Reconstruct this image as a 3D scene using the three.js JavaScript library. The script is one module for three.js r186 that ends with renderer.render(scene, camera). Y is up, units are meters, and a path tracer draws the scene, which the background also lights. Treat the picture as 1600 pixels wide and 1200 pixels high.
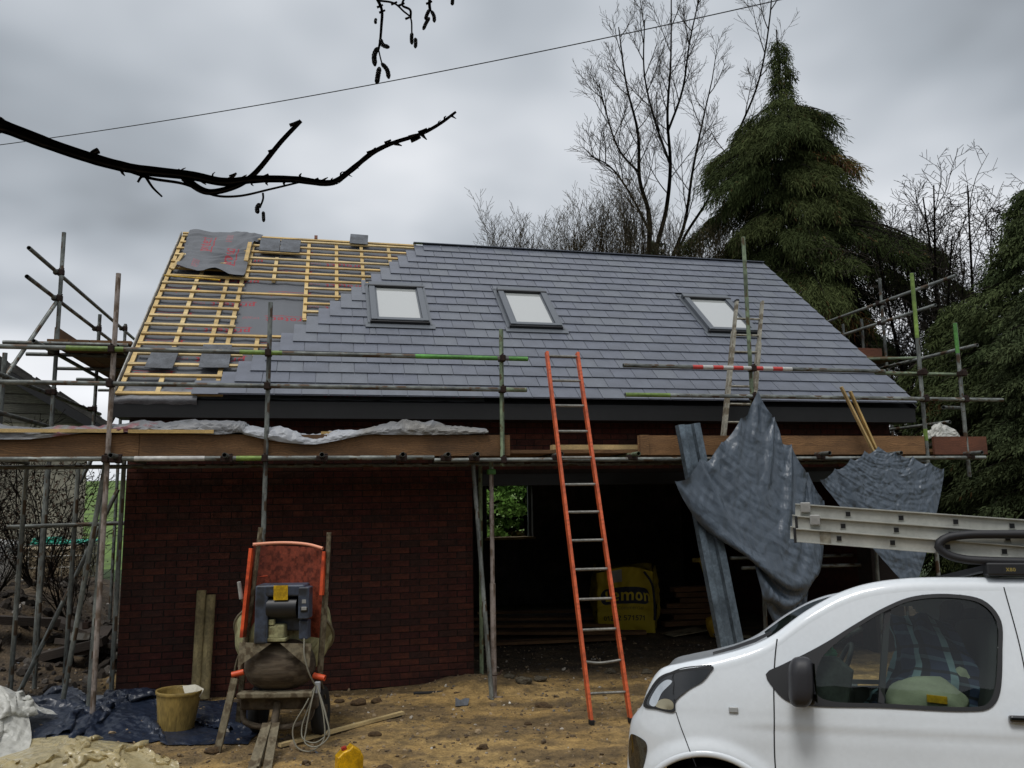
import * as THREE from 'three';
import { mergeGeometries, mergeVertices } from 'three/addons/utils/BufferGeometryUtils.js';
import { ImprovedNoise } from 'three/addons/math/ImprovedNoise.js';
import { RoundedBoxGeometry } from 'three/addons/geometries/RoundedBoxGeometry.js';
import { TessellateModifier } from 'three/addons/modifiers/TessellateModifier.js';

// ---------------------------------------------------------------- camera, sky, sun, exposure
const scene = new THREE.Scene();
const camera = new THREE.PerspectiveCamera(50.91, 4 / 3, 0.05, 600);
camera.position.set(0, 2.1, 0);
camera.rotation.order = 'YXZ';
camera.rotation.set(0.1433, 0, -0.0165);
const renderer = new THREE.WebGLRenderer({ antialias: true });
renderer.toneMapping = THREE.LinearToneMapping;
renderer.toneMappingExposure = 1.4;
renderer.shadowMap.enabled = true;

const V = (x, y, z) => new THREE.Vector3(x, y, z);
const imp = new ImprovedNoise();
const N3 = (x, y, z = 0) => imp.noise(x, y, z);
function fbm(x, y, z, o = 4) { let a = .5, s = 0; for (let i = 0; i < o; i++) { s += a * N3(x, y, z); x *= 2.03; y *= 2.03; z *= 2.03; a *= .5; } return s; }
const clamp = (x, a = 0, b = 1) => Math.min(b, Math.max(a, x));
const sm = (a, b, x) => { const t = clamp((x - a) / (b - a)); return t * t * (3 - 2 * t); };
const lerp = (a, b, t) => a + (b - a) * t;
function rng(seed) { let a = seed >>> 0; return () => { a = (a + 0x6D2B79F5) | 0; let t = Math.imul(a ^ (a >>> 15), 1 | a); t = (t + Math.imul(t ^ (t >>> 7), 61 | t)) ^ t; return ((t ^ (t >>> 14)) >>> 0) / 4294967296; }; }

{ // overcast sky: layered grey cloud, a little brighter overhead
  const W = 1024, Hh = 512, data = new Float32Array(W * Hh * 4);
  for (let j = 0; j < Hh; j++) {
    const el = ((j + .5) / Hh - .5) * Math.PI, ce = Math.cos(el), se = Math.sin(el);
    for (let i = 0; i < W; i++) {
      const az = ((i + .5) / W - .5) * 2 * Math.PI, dx = ce * Math.cos(az), dz = ce * Math.sin(az);
      const e = Math.max(se, 0), k = 1 / (e + .22);
      const px = dx * k, pz = dz * k;
      const c = fbm(px * .8 + 3.1, pz * .8 + 7.7, .4, 5), d = fbm(px * 2.3 + 11, pz * 2.3 - 4, 2.2, 4);
      let L = .435 + .60 * c + .15 * d + .24 * sm(.45, 1, se);
      L += .05 * (1 - sm(0, .35, e));
      L = clamp(L, .2, 1.0);
      const warm = clamp((L - .4) * .5, -.05, .12), o = (j * W + i) * 4;
      data[o] = L * (.925 + warm * .4); data[o + 1] = L * .995; data[o + 2] = L * (1.085 - warm * .4); data[o + 3] = 1;
    }
  }
  const sky = new THREE.DataTexture(data, W, Hh, THREE.RGBAFormat, THREE.FloatType);
  sky.mapping = THREE.EquirectangularReflectionMapping; sky.magFilter = THREE.LinearFilter; sky.minFilter = THREE.LinearFilter; sky.needsUpdate = true;
  scene.background = sky; scene.environment = sky;
}
const sun = new THREE.DirectionalLight(new THREE.Color(1, .975, .94), 1.25);
sun.position.set(-4, 24, 1); sun.target.position.set(0, 0, -9); scene.add(sun, sun.target);
sun.castShadow = true; sun.shadow.radius = 34; sun.shadow.mapSize.set(2048, 2048);
Object.assign(sun.shadow.camera, { left: -22, right: 22, top: 22, bottom: -22, near: 1, far: 80 });

// ---------------------------------------------------------------- helpers: things and parts
const taken = {};
function numbered(n) { const k = taken[n] = (taken[n] ?? -1) + 1; return k ? n + '_' + String(k).padStart(3, '0') : n; }
const ORG = new WeakMap();
const PSI = 0.2291, CP = Math.cos(PSI), SP = Math.sin(PSI), HX = -2.982, HZ = -8.9699;   // the house: s along its front, t into it
const hw = (s, y, t) => V(HX + s * CP - t * SP, y, HZ - s * SP - t * CP);
const hl = (s, y, t) => V(s, y, -t);                                                     // the same point in the house's own axes
function tag(o, label, category, group) { o.userData.label = label; o.userData.category = category; if (group) o.userData.group = group; return o; }
function shade(o) { o.traverse(m => { if (m.isMesh) { m.castShadow = true; m.receiveShadow = true; } }); return o; }
function thing(name, label, category, pos, turn = 0, group) {
  const o = new THREE.Group(); o.name = numbered(name); o.position.copy(pos); o.rotation.y = turn; scene.add(o); return tag(o, label, category, group);
}
function hthing(name, label, category, s, y, t, group) { const o = thing(name, label, category, hw(s, y, t), PSI, group); ORG.set(o, hl(s, y, t)); return o; }
function part(parent, name, geo, mat) {   // geometry in the axes of the thing (house things: in the house's axes)
  const q = ORG.get(parent); if (q) geo.translate(-q.x, -q.y, -q.z);
  const m = new THREE.Mesh(geo, mat); m.name = name; parent.add(m);
  if (q) ORG.set(m, q); m.castShadow = m.receiveShadow = true; return m;
}
function struct(name, geo, mat) { const m = new THREE.Mesh(geo, mat); m.name = name; m.userData.kind = 'structure'; m.castShadow = m.receiveShadow = true; scene.add(m); return m; }
function solo(name, label, category, geo, mat, group) { // a thing of one mesh, geometry in world axes; origin moved to its base
  geo.computeBoundingBox(); const b = geo.boundingBox, c = b.getCenter(V(0, 0, 0)); c.y = b.min.y; geo.translate(-c.x, -c.y, -c.z);
  const m = new THREE.Mesh(geo, mat); m.name = numbered(name); m.position.copy(c); m.castShadow = m.receiveShadow = true; scene.add(m); return tag(m, label, category, group);
}
// ---------------------------------------------------------------- helpers: geometry
function metricUV(g, ox = 0, oy = 0) {
  if (g.index) g = g.toNonIndexed();
  const p = g.attributes.position, n = g.attributes.normal, uv = new Float32Array(p.count * 2);
  for (let i = 0; i < p.count; i++) {
    const ax = Math.abs(n.getX(i)), ay = Math.abs(n.getY(i)), az = Math.abs(n.getZ(i)); let u, v;
    if (ax > ay && ax > az) { u = p.getZ(i); v = p.getY(i); } else if (ay > az) { u = p.getX(i); v = p.getZ(i); } else { u = p.getX(i); v = p.getY(i); }
    uv[i * 2] = u + ox; uv[i * 2 + 1] = v + oy;
  }
  g.setAttribute('uv', new THREE.BufferAttribute(uv, 2)); return g;
}
const box = (w, h, d, x = 0, y = 0, z = 0, ox = 0, oy = 0) => { const g = metricUV(new THREE.BoxGeometry(w, h, d), ox, oy); g.translate(x, y, z); return g; };
const rbox = (w, h, d, r, x = 0, y = 0, z = 0) => { const g = metricUV(new RoundedBoxGeometry(w, h, d, 3, r)); g.translate(x, y, z); return g; };
const UPV = V(0, 1, 0);
function aim(g, a, b) { const d = b.clone().sub(a); g.applyQuaternion(new THREE.Quaternion().setFromUnitVectors(UPV, d.normalize())); g.translate(a.x, a.y, a.z); return g; }
function pipe(a, b, r = .0242, wall = .004, seg = 14) { // open steel tube
  const L = a.distanceTo(b), q = r - wall;
  const g = new THREE.LatheGeometry([[q, 0], [r, 0], [r, .0001], [r, L - .0001], [r, L], [q, L], [q, L - .0001], [q, 0]].map(p => new THREE.Vector2(...p)), seg);
  const uv = g.attributes.uv, p = g.attributes.position; for (let i = 0; i < uv.count; i++) uv.setXY(i, uv.getX(i) * .16 + L * .37, p.getY(i) + L * 1.7);
  return aim(g.toNonIndexed(), a, b);
}
function rod(a, b, r, r2 = r, seg = 10) {
  const L = a.distanceTo(b), g = new THREE.CylinderGeometry(r2, r, L, seg); g.translate(0, L / 2, 0);
  const uv = g.attributes.uv; for (let i = 0; i < uv.count; i++) uv.setXY(i, uv.getX(i) * r * 6, uv.getY(i) * L);
  return aim(g.toNonIndexed(), a, b);
}
function bar(a, b, w, d, up = V(0, 1, 0), ox = 0) { // rectangular bar from a to b, w across, d along up
  const L = a.distanceTo(b), g = box(L, d, w, 0, 0, 0, ox, ox * .7), x = b.clone().sub(a).normalize(), z = V(0, 0, 0).crossVectors(x, up).normalize(), y = V(0, 0, 0).crossVectors(z, x);
  g.applyMatrix4(new THREE.Matrix4().makeBasis(x, y, z)); const c = a.clone().add(b).multiplyScalar(.5); g.translate(c.x, c.y, c.z); return g;
}
function curveTube(pts, r, n = 40, seg = 8, closed = false) { return new THREE.TubeGeometry(new THREE.CatmullRomCurve3(pts, closed, 'centripetal'), n, r, seg, closed).toNonIndexed(); }
const merge = list => mergeGeometries(list.map(g => { g = g.index ? g.toNonIndexed() : g; for (const k of Object.keys(g.attributes)) if (!['position', 'normal', 'uv'].includes(k)) g.deleteAttribute(k); return g; }));
function cr(p0, p1, p2, p3, t) { return .5 * ((2 * p1) + (-p0 + p2) * t + (2 * p0 - 5 * p1 + 4 * p2 - p3) * t * t + (-p0 + 3 * p1 - 3 * p2 + p3) * t * t * t); }
function sheet(rows, nu, nv, crumple, seed = 0, jit = 0) { // jit > 0: irregular flat facets, as in crumpled plastic
  const RJ = rng(900 + seed * 7); // cloth through rows of points, creased by ridged noise
  const R = rows.length, C = rows[0].length, P = [], pos = [], uv = [], idx = [];
  const at = (r, c, k) => rows[clamp(r, 0, R - 1)][clamp(c, 0, C - 1)][k];
  for (let j = 0; j <= nv; j++) for (let i = 0; i <= nu; i++) {
    const ju = jit && i > 0 && i < nu ? (RJ() - .5) * jit : 0, jv = jit && j > 0 && j < nv ? (RJ() - .5) * jit : 0, fr = (j + jv) / nv * (R - 1), fc = (i + ju) / nu * (C - 1), r = Math.min(R - 2, Math.floor(fr)), c = Math.min(C - 2, Math.floor(fc)), tr = fr - r, tc = fc - c, q = [];
    for (let k = 0; k < 3; k++) { const a = []; for (let m = -1; m < 3; m++) a.push(cr(at(r + m, c - 1, k), at(r + m, c, k), at(r + m, c + 1, k), at(r + m, c + 2, k), tc)); q.push(cr(a[0], a[1], a[2], a[3], tr)); }
    P.push(V(...q)); uv.push(i / nu, j / nv);
  }
  const w = nu + 1;
  for (let j = 0; j <= nv; j++) for (let i = 0; i <= nu; i++) {
    const a = P[j * w + Math.max(i - 1, 0)], b = P[j * w + Math.min(i + 1, nu)], c = P[Math.max(j - 1, 0) * w + i], d = P[Math.min(j + 1, nv) * w + i];
    const n = V(0, 0, 0).crossVectors(b.clone().sub(a), d.clone().sub(c)).normalize(), p = P[j * w + i];
    let h = 0; const w1 = N3(p.x * 1.3 + seed, p.y * 1.3, p.z * 1.3) * .8, w2 = N3(p.x * 1.1, p.y * 1.1 + seed, p.z * 1.1 + 9) * .8;
    if (crumple) for (let k = 0; k < 9; k++) { // crossing sharp folds, each fading in and out
      const a = seed * 1.7 + k * 2.4, e = Math.sin(k * 1.9 + seed), lam = .62 / (1 + k * .42), ph = (p.x + w1) * Math.cos(a) + (p.y + w2) * Math.sin(a) * (1 + .2 * e) + p.z * e * .8, t = ph / lam + k * .37, tri = 4 * Math.abs(t - Math.floor(t + .5)) - 1;
      const amp = sm(-.12, .3, N3(p.x * 1.6 + k * 7.3, p.y * 1.6 - seed, p.z * 1.6 + k)) * lam * 1.5; h += tri * amp;
    } h *= crumple;
    if (jit) h = (h * .8 + crumple * .55 * (RJ() - .5)) * sm(0, .12, j / nv) ;
    pos.push(p.x + n.x * h, p.y + n.y * h, p.z + n.z * h);
  }
  for (let j = 0; j < nv; j++) for (let i = 0; i < nu; i++) { const a = j * w + i; if (jit && (i + j) % 2) idx.push(a, a + 1, a + w + 1, a, a + w + 1, a + w); else idx.push(a, a + 1, a + w, a + 1, a + w + 1, a + w); }
  let g = new THREE.BufferGeometry(); g.setAttribute('position', new THREE.Float32BufferAttribute(pos, 3)); g.setAttribute('uv', new THREE.Float32BufferAttribute(uv, 2)); g.setIndex(idx); g.computeVertexNormals(); if (jit) { g = g.toNonIndexed(); const s = g.attributes.normal.array.slice(); g.computeVertexNormals(); const a = g.attributes.normal; for (let i = 0; i < a.count; i++) { const v = V(a.getX(i) + s[i * 3] * .7, a.getY(i) + s[i * 3 + 1] * .7, a.getZ(i) + s[i * 3 + 2] * .7).normalize(); a.setXYZ(i, v.x, v.y, v.z); } } return g;
}
function cloth({ nu, nv, W, Hh, init, pins = [], steps = 240, passes = 10, floor = null, wall = null, g = -9.8, seed = 1, damp = .965, wind = null, stiff = .12, rest = null, crease = 0 }) { // hangs or drops a sheet: particles held together at their rest lengths
  const R = rng(seed), w = nu + 1, n = w * (nv + 1), P = new Float64Array(n * 3), Q = new Float64Array(n * 3), fix = new Uint8Array(n), du = W / nu, dv = Hh / nv, C = [];
  for (let j = 0; j <= nv; j++) for (let i = 0; i <= nu; i++) { const k = j * w + i, p = init(i / nu, j / nv); for (let q = 0; q < 3; q++) P[k * 3 + q] = Q[k * 3 + q] = p[q] + (R() - .5) * .02; }
  const RP = rest && Array.from({ length: n }, (_, k) => rest((k % w) / nu, Math.floor(k / w) / nv)), con = (a, b, l, s) => C.push([a, b, RP ? Math.hypot(RP[a][0] - RP[b][0], RP[a][1] - RP[b][1]) : l, s]);
  for (let j = 0; j <= nv; j++) for (let i = 0; i <= nu; i++) { const k = j * w + i; if (i < nu) con(k, k + 1, du, 1); if (j < nv) con(k, k + w, dv, 1); if (i < nu && j < nv) { con(k, k + w + 1, Math.hypot(du, dv), .5); con(k + 1, k + w, Math.hypot(du, dv), .5); } if (i < nu - 1) con(k, k + 2, 2 * du, stiff); if (j < nv - 1) con(k, k + 2 * w, 2 * dv, stiff); }
  const held = pins.map(([fu, fv, p]) => { const k = Math.round(fv * nv) * w + Math.round(fu * nu); fix[k] = 1; return [k, p, [P[k * 3], P[k * 3 + 1], P[k * 3 + 2]]]; });
  const dt2 = (1 / 45) ** 2;
  for (let s = 0; s < steps; s++) {
    const f = Math.min(1, s / (steps * .35));
    for (let k = 0; k < n; k++) { if (fix[k]) continue; for (let q = 0; q < 3; q++) { const o = k * 3 + q, v = (P[o] - Q[o]) * damp; Q[o] = P[o]; P[o] += v + (q === 1 ? g * dt2 : 0) + (wind ? wind[q] * dt2 : 0); } }
    for (const [k, p, p0] of held) for (let q = 0; q < 3; q++) P[k * 3 + q] = Q[k * 3 + q] = lerp(p0[q], p[q], f);
    for (let it = 0; it < passes; it++) for (const [a, b, l, st] of C) {
      const x = P[b * 3] - P[a * 3], y = P[b * 3 + 1] - P[a * 3 + 1], z = P[b * 3 + 2] - P[a * 3 + 2], d = Math.sqrt(x * x + y * y + z * z) || 1e-9, wa = fix[a] ? 0 : 1, wb = fix[b] ? 0 : 1; if (!(wa + wb)) continue; const m = (d - l) / d / (wa + wb) * st;
      P[a * 3] += x * m * wa; P[a * 3 + 1] += y * m * wa; P[a * 3 + 2] += z * m * wa; P[b * 3] -= x * m * wb; P[b * 3 + 1] -= y * m * wb; P[b * 3 + 2] -= z * m * wb;
    }
    for (let k = 0; k < n; k++) { if (fix[k]) continue; const o = k * 3; if (floor) { const h = floor(P[o], P[o + 2]) + .012; if (P[o + 1] < h) { P[o + 1] = h; for (const q of [0, 2]) Q[o + q] = lerp(Q[o + q], P[o + q], .6); } } if (wall) { const z = wall(P[o], P[o + 1]); if (P[o + 2] < z) P[o + 2] = z; } }
  }
  const idx = [], uv = []; for (let j = 0; j <= nv; j++) for (let i = 0; i <= nu; i++) uv.push(i / nu * W, j / nv * Hh);
  for (let j = 0; j < nv; j++) for (let i = 0; i < nu; i++) { const a = j * w + i; if ((i + j) % 2) idx.push(a, a + 1, a + w + 1, a, a + w + 1, a + w); else idx.push(a, a + 1, a + w, a + 1, a + w + 1, a + w); }
  let G = new THREE.BufferGeometry(); G.setAttribute('position', new THREE.Float32BufferAttribute(Array.from(P), 3)); G.setAttribute('uv', new THREE.Float32BufferAttribute(uv, 2)); G.setIndex(idx); G.computeVertexNormals();
  if (crease) { const p = G.attributes.position, N = G.attributes.normal; for (let i = 0; i < p.count; i++) { const x = uv[i * 2], y = uv[i * 2 + 1]; let h = 0; for (let k = 0; k < 11; k++) { const a = k * 2.4 + seed, lam = .5 / (1 + k * .35), t = ((x + .12 * N3(x * 2, y * 2, k)) * Math.cos(a) + (y + .12 * N3(x * 2 + 5, y * 2, k)) * Math.sin(a)) / lam + k * .37; h += (4 * Math.abs(t - Math.floor(t + .5)) - 1) * lam * sm(-.05, .3, N3(x * 2.2 + k * 7.3, y * 2.2 - seed, k)); } h *= crease; p.setXYZ(i, p.getX(i) + N.getX(i) * h, p.getY(i) + N.getY(i) * h, p.getZ(i) + N.getZ(i) * h); } G.computeVertexNormals(); }
  G = G.toNonIndexed(); const sN = G.attributes.normal.array.slice(); G.computeVertexNormals(); const a = G.attributes.normal; for (let i = 0; i < a.count; i++) { const v = V(a.getX(i) * .55 + sN[i * 3], a.getY(i) * .55 + sN[i * 3 + 1], a.getZ(i) * .55 + sN[i * 3 + 2]).normalize(); a.setXYZ(i, v.x, v.y, v.z); }
  return G;
}
// ---------------------------------------------------------------- helpers: textures
function tex(W, Hh, fn, srgb = true, rep = 1) {
  const d = new Uint8Array(W * Hh * 4);
  for (let j = 0; j < Hh; j++) for (let i = 0; i < W; i++) { const c = fn(i / W, j / Hh), o = (j * W + i) * 4; d[o] = clamp(c[0]) * 255; d[o + 1] = clamp(c[1]) * 255; d[o + 2] = clamp(c[2]) * 255; d[o + 3] = 255; }
  const t = new THREE.DataTexture(d, W, Hh); t.wrapS = t.wrapT = THREE.RepeatWrapping; t.magFilter = THREE.LinearFilter; t.minFilter = THREE.LinearMipmapLinearFilter; t.generateMipmaps = true;
  if (srgb) t.colorSpace = THREE.SRGBColorSpace; t.repeat.set(rep, rep); t.needsUpdate = true; return t;
}
const hsh = (x, y, s) => { let h = Math.imul(x, 374761393) ^ Math.imul(y, 668265263) ^ Math.imul(s, 2246822519); h = Math.imul(h ^ (h >>> 13), 1274126177); return ((h ^ (h >>> 16)) >>> 0) / 4294967296; };
function tn(u, v, f, o = 4, z = 0) { // tiling value noise, about .5
  let s = 0, am = .5, F = Math.max(2, Math.round(f)); const q = t => t * t * t * (t * (t * 6 - 15) + 10);
  for (let i = 0; i < o; i++) {
    const x = u * F, y = v * F, xi = Math.floor(x), yi = Math.floor(y), a = q(x - xi), b = q(y - yi), x0 = ((xi % F) + F) % F, x1 = (x0 + 1) % F, y0 = ((yi % F) + F) % F, y1 = (y0 + 1) % F, sd = Math.round(z * 13) + i * 101;
    s += am * (lerp(lerp(hsh(x0, y0, sd), hsh(x1, y0, sd), a), lerp(hsh(x0, y1, sd), hsh(x1, y1, sd), a), b) - .5) * 1.5; F *= 2; am *= .5;
  } return .5 + s;
}
const g3 = v => [v, v, v];
const T = {};
T.mottle = tex(512, 512, (u, v) => g3(.80 + .34 * (tn(u, v, 5, 5) - .5) + .2 * (tn(u, v, 40, 2, 3) - .5)));
T.smooth = tex(512, 512, (u, v) => g3(.93 + .10 * (tn(u, v, 6, 5, 17) - .5) + .06 * (tn(u, v, 50, 2, 3) - .5)));
T.mottleB = tex(512, 512, (u, v) => g3(.5 + .9 * (tn(u, v, 14, 5, 8) - .5)), false);
T.fine = tex(512, 512, (u, v) => g3(.5 + .8 * (tn(u, v, 60, 3, 2) - .5)), false);
T.grain = tex(1024, 512, (u, v) => { const w = tn(u, v, 3, 3, 1), l = tn(u * 1, v, 6, 2, 4), s = .5 + .5 * Math.sin((v * 24 + w * 5) * 6.283), f = tn(u, v * 1, 90, 2, 6); return g3(.72 + .16 * s * l * 1.4 + .26 * (tn(u, v, 3, 4, 9) - .5) + .16 * (f - .5)); });
T.galv = tex(512, 1024, (u, v) => { const a = tn(u, v, 4, 4, 2), b = tn(u, v, 22, 3, 5), r = sm(.60, .74, tn(u, v, 9, 4, 12)), g = .78 + .5 * (a - .5) + .28 * (b - .5); return [lerp(g, .52, r * .8), lerp(g, .36, r * .8), lerp(g * .99, .24, r * .8)]; });
T.rust = tex(512, 512, (u, v) => { const a = tn(u, v, 7, 5, 3), b = tn(u, v, 30, 3, 6); const k = sm(.35, .65, a); return [lerp(.30, .62, k) + .3 * (b - .5), lerp(.20, .44, k) + .25 * (b - .5), lerp(.15, .36, k) + .2 * (b - .5)]; });
T.dirt = tex(512, 512, (u, v) => { const a = tn(u, v, 9, 5, 21), b = tn(u, v, 26, 4, 13), m = sm(.42, .85, a) * .6, c = .92 + .25 * (b - .5); return [lerp(c, .45, m), lerp(c, .37, m), lerp(c, .27, m)]; });
T.bark = tex(256, 512, (u, v) => g3(.7 + .6 * (tn(u, v, 16, 4, 2) - .5) + .3 * (tn(u, v, 5, 3, 7) - .5)));
T.crinkle = tex(512, 512, (u, v) => { // creases pressed into plastic sheet: crossing sharp folds that come and go
  const U = u + .05 * (tn(u, v, 4, 2, 41) - .5), W = v + .05 * (tn(u, v, 4, 2, 47) - .5); let h = .5;
  [[3, 2], [-4, 5], [6, -1], [2, 7], [9, 4], [-7, 8], [11, -5], [5, -12], [13, 6]].forEach(([a, b], k) => { const t = U * a + W * b + k * .37; h += (4 * Math.abs(t - Math.floor(t + .5)) - 1) * .95 / Math.hypot(a, b) * sm(.42, .62, tn(u, v, 5, 2, 50 + k)); });
  return g3(h);
}, false);
const rp = (t, x, y = x) => { const c = t.clone(); c.repeat.set(x, y); c.needsUpdate = true; return c; };
const S = (o) => new THREE.MeshStandardMaterial(o), PH = (o) => new THREE.MeshPhysicalMaterial(o);
const D2 = THREE.DoubleSide;
const M = {
  tube: S({ color: 0x878c89, map: T.galv, roughness: .55, metalness: .35 }),
  tubeDark: S({ color: 0x8b908d, map: rp(T.galv, 1, .8), roughness: .55, metalness: .35 }),
  tubeRust: S({ color: 0x9a8f88, map: T.dirt, roughness: .8, metalness: .1 }),
  tubeGreen: S({ color: 0x87987a, map: T.galv, roughness: .6, metalness: .05 }),
  greenPaint: S({ color: 0x84a348, map: T.mottle, roughness: .55 }),
  greenVivid: S({ color: 0x5da047, map: T.mottle, roughness: .5 }),
  coupler: S({ color: 0x6a5a4a, map: T.rust, roughness: .8, metalness: .25 }),
  board: S({ color: 0x86623e, map: rp(T.grain, .7, 2.2), roughness: .85, bumpMap: rp(T.grain, .7, 2.2), bumpScale: .002 }),
  boardNew: S({ color: 0x9a7148, map: rp(T.grain, .7, 2.2), roughness: .8 }),
  boardRed: S({ color: 0x7a4a34, map: rp(T.grain, .7, 2.2), roughness: .85 }),
  pine: S({ color: 0xe6c588, map: rp(T.grain, .8, 3), roughness: .75 }),
  batten: [0xf0cf8c, 0xe9c57e, 0xf4d89c].map(c => S({ color: c, map: rp(T.grain, .9, 4), roughness: .7 })),
  slate: [0x5e636e, 0x5b606b, 0x61666f, 0x5c616d].map(c => S({ color: c, map: rp(T.smooth, 1.3), roughness: .38 })),
  slateLoose: S({ color: 0x5c6168, map: rp(T.mottle, 1.6), roughness: .65 }),
  brick: [0x55291d, 0x4c241a, 0x5e2f20, 0x47281f, 0x53241c].map(c => S({ color: c, map: rp(T.mottle, 4), roughness: .9, bumpMap: rp(T.fine, 3), bumpScale: .002 })),
  mortar: S({ color: 0x2e2622, map: rp(T.mottle, 2), roughness: .95 }),
  block: S({ color: 0x5c5955, map: rp(T.mottle, .8), roughness: .95 }),
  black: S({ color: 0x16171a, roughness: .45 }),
  blackMatt: S({ color: 0x1c1c1e, roughness: .8 }),
  upvc: S({ color: 0x101113, map: rp(T.mottle, .5), roughness: .6 }),
  winGrey: S({ color: 0x5b6066, roughness: .42, metalness: .3 }),
  orange: S({ color: 0xe0572a, map: rp(T.dirt, .9), roughness: .5 }),
  orangeBright: S({ color: 0xe26a3e, map: rp(T.mottle, 1.2), roughness: .42 }),
  alu: S({ color: 0xb9bab3, map: rp(T.smooth, 1.5), roughness: .5, metalness: .25 }),
  aluDull: S({ color: 0x989486, map: rp(T.dirt, 1.4), roughness: .6, metalness: .25 }),
  rung: S({ color: 0x9d9b93, map: rp(T.mottle, 2), roughness: .5, metalness: .4 }),
  tarp: PH({ color: 0x4a5561, map: rp(T.smooth, 1.2), roughness: .42, side: D2, clearcoat: .15, clearcoatRoughness: .3, bumpMap: rp(T.crinkle, .8), bumpScale: .028 }),
  tarpDark: PH({ color: 0x222b3c, map: rp(T.smooth, .9), roughness: .36, side: D2, clearcoat: .2, clearcoatRoughness: .35, bumpMap: rp(T.crinkle, 1), bumpScale: .03 }),
  poly: PH({ bumpMap: rp(T.crinkle, 1), bumpScale: .03, color: 0xe2d3a4, map: rp(T.smooth, .55), roughness: .28, side: D2, transmission: .5, thickness: 0 }),
  polyWhite: PH({ bumpMap: rp(T.crinkle, 1), bumpScale: .03, color: 0xdcdcd4, map: rp(T.smooth, .5), roughness: .4, side: D2, transmission: .3, thickness: 0 }),
  zinc: S({ color: 0x78858f, map: rp(T.mottle, 1.1), roughness: .38, metalness: .6, side: D2 }),
  yellow: S({ color: 0xe8b90e, map: rp(T.mottle, 2), roughness: .5 }),
  concreteDrum: S({ color: 0x9c9a72, map: rp(T.dirt, 1.3), roughness: .85, bumpMap: rp(T.mottleB, 2), bumpScale: .004 }),
  muddy: S({ color: 0x54493a, map: rp(T.dirt, 1.5), roughness: .85, bumpMap: rp(T.mottleB, 2), bumpScale: .003 }),
  muddyGrey: S({ color: 0x746b56, map: rp(T.dirt, 2), roughness: .85 }),
  motor: S({ color: 0x3d4656, map: rp(T.dirt, 1.1), roughness: .5 }),
  rubber: S({ color: 0x1d1d1c, map: rp(T.mottle, 3), roughness: .85 }),
  post: S({ color: 0xa8986c, map: rp(T.mottle, 1.2), roughness: .85 }),
  bark: S({ color: 0x746a5c, map: rp(T.bark, 2, 1), roughness: .95 }),
  barkPale: S({ color: 0xb0a899, map: rp(T.bark, 2, 1), roughness: .95 }),
  twig: S({ color: 0x54483e, map: rp(T.bark, 8, 8), roughness: .9 }),
  white: S({ color: 0xd8d8d4, roughness: .6, map: rp(T.mottle, .6) }),
};
// ---------------------------------------------------------------- ground and hillside
function toST(x, z) { const dx = x - HX, dz = -(z - HZ); return [dx * CP + dz * SP, -dx * SP + dz * CP]; }
function gh(x, z) {
  const Z = -z, [s, t] = toST(x, z);
  let h = .05 * fbm(x * .55, z * .55, 1.5, 3) + .040 * fbm(x * 2.7, z * 2.7, 4, 4) + .010 * fbm(x * 11, z * 11, 9, 2);
  h += .07 * sm(0.2, -1.6, s) * sm(-1.4, .2, t);
  h += .13 * Math.exp(-(((x + 4.1) / 1.2) ** 2 + ((Z - 8.0) / .8) ** 2));
  h += (.75 + .4 * fbm(x * .9, z * .9, 3, 4)) * sm(-1.7, -3.4, s) * sm(1.0, 3.2, t) * (1 - sm(7, 11, t));
  { const a = .2378, dx = x - 1.605, dz = z + 4.359, vx = dx * Math.cos(a) + dz * Math.sin(a), vz = -dx * Math.sin(a) + dz * Math.cos(a); h -= clamp(-vz, 0, 1.95) * .15 * sm(-1.5, -1.0, vx) * sm(-2.6, -1.95, vz); }   // the van stands on ground that falls away
  h += .12 * Math.exp(-(((x + .45) / .55) ** 2 + ((Z - 9.6) / .5) ** 2)) ;
  h += .05 * sm(.2, 3, t) * sm(2.4, 2.9, s) * (1 - sm(8.2, 8.6, s));
  return h;
}
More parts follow.
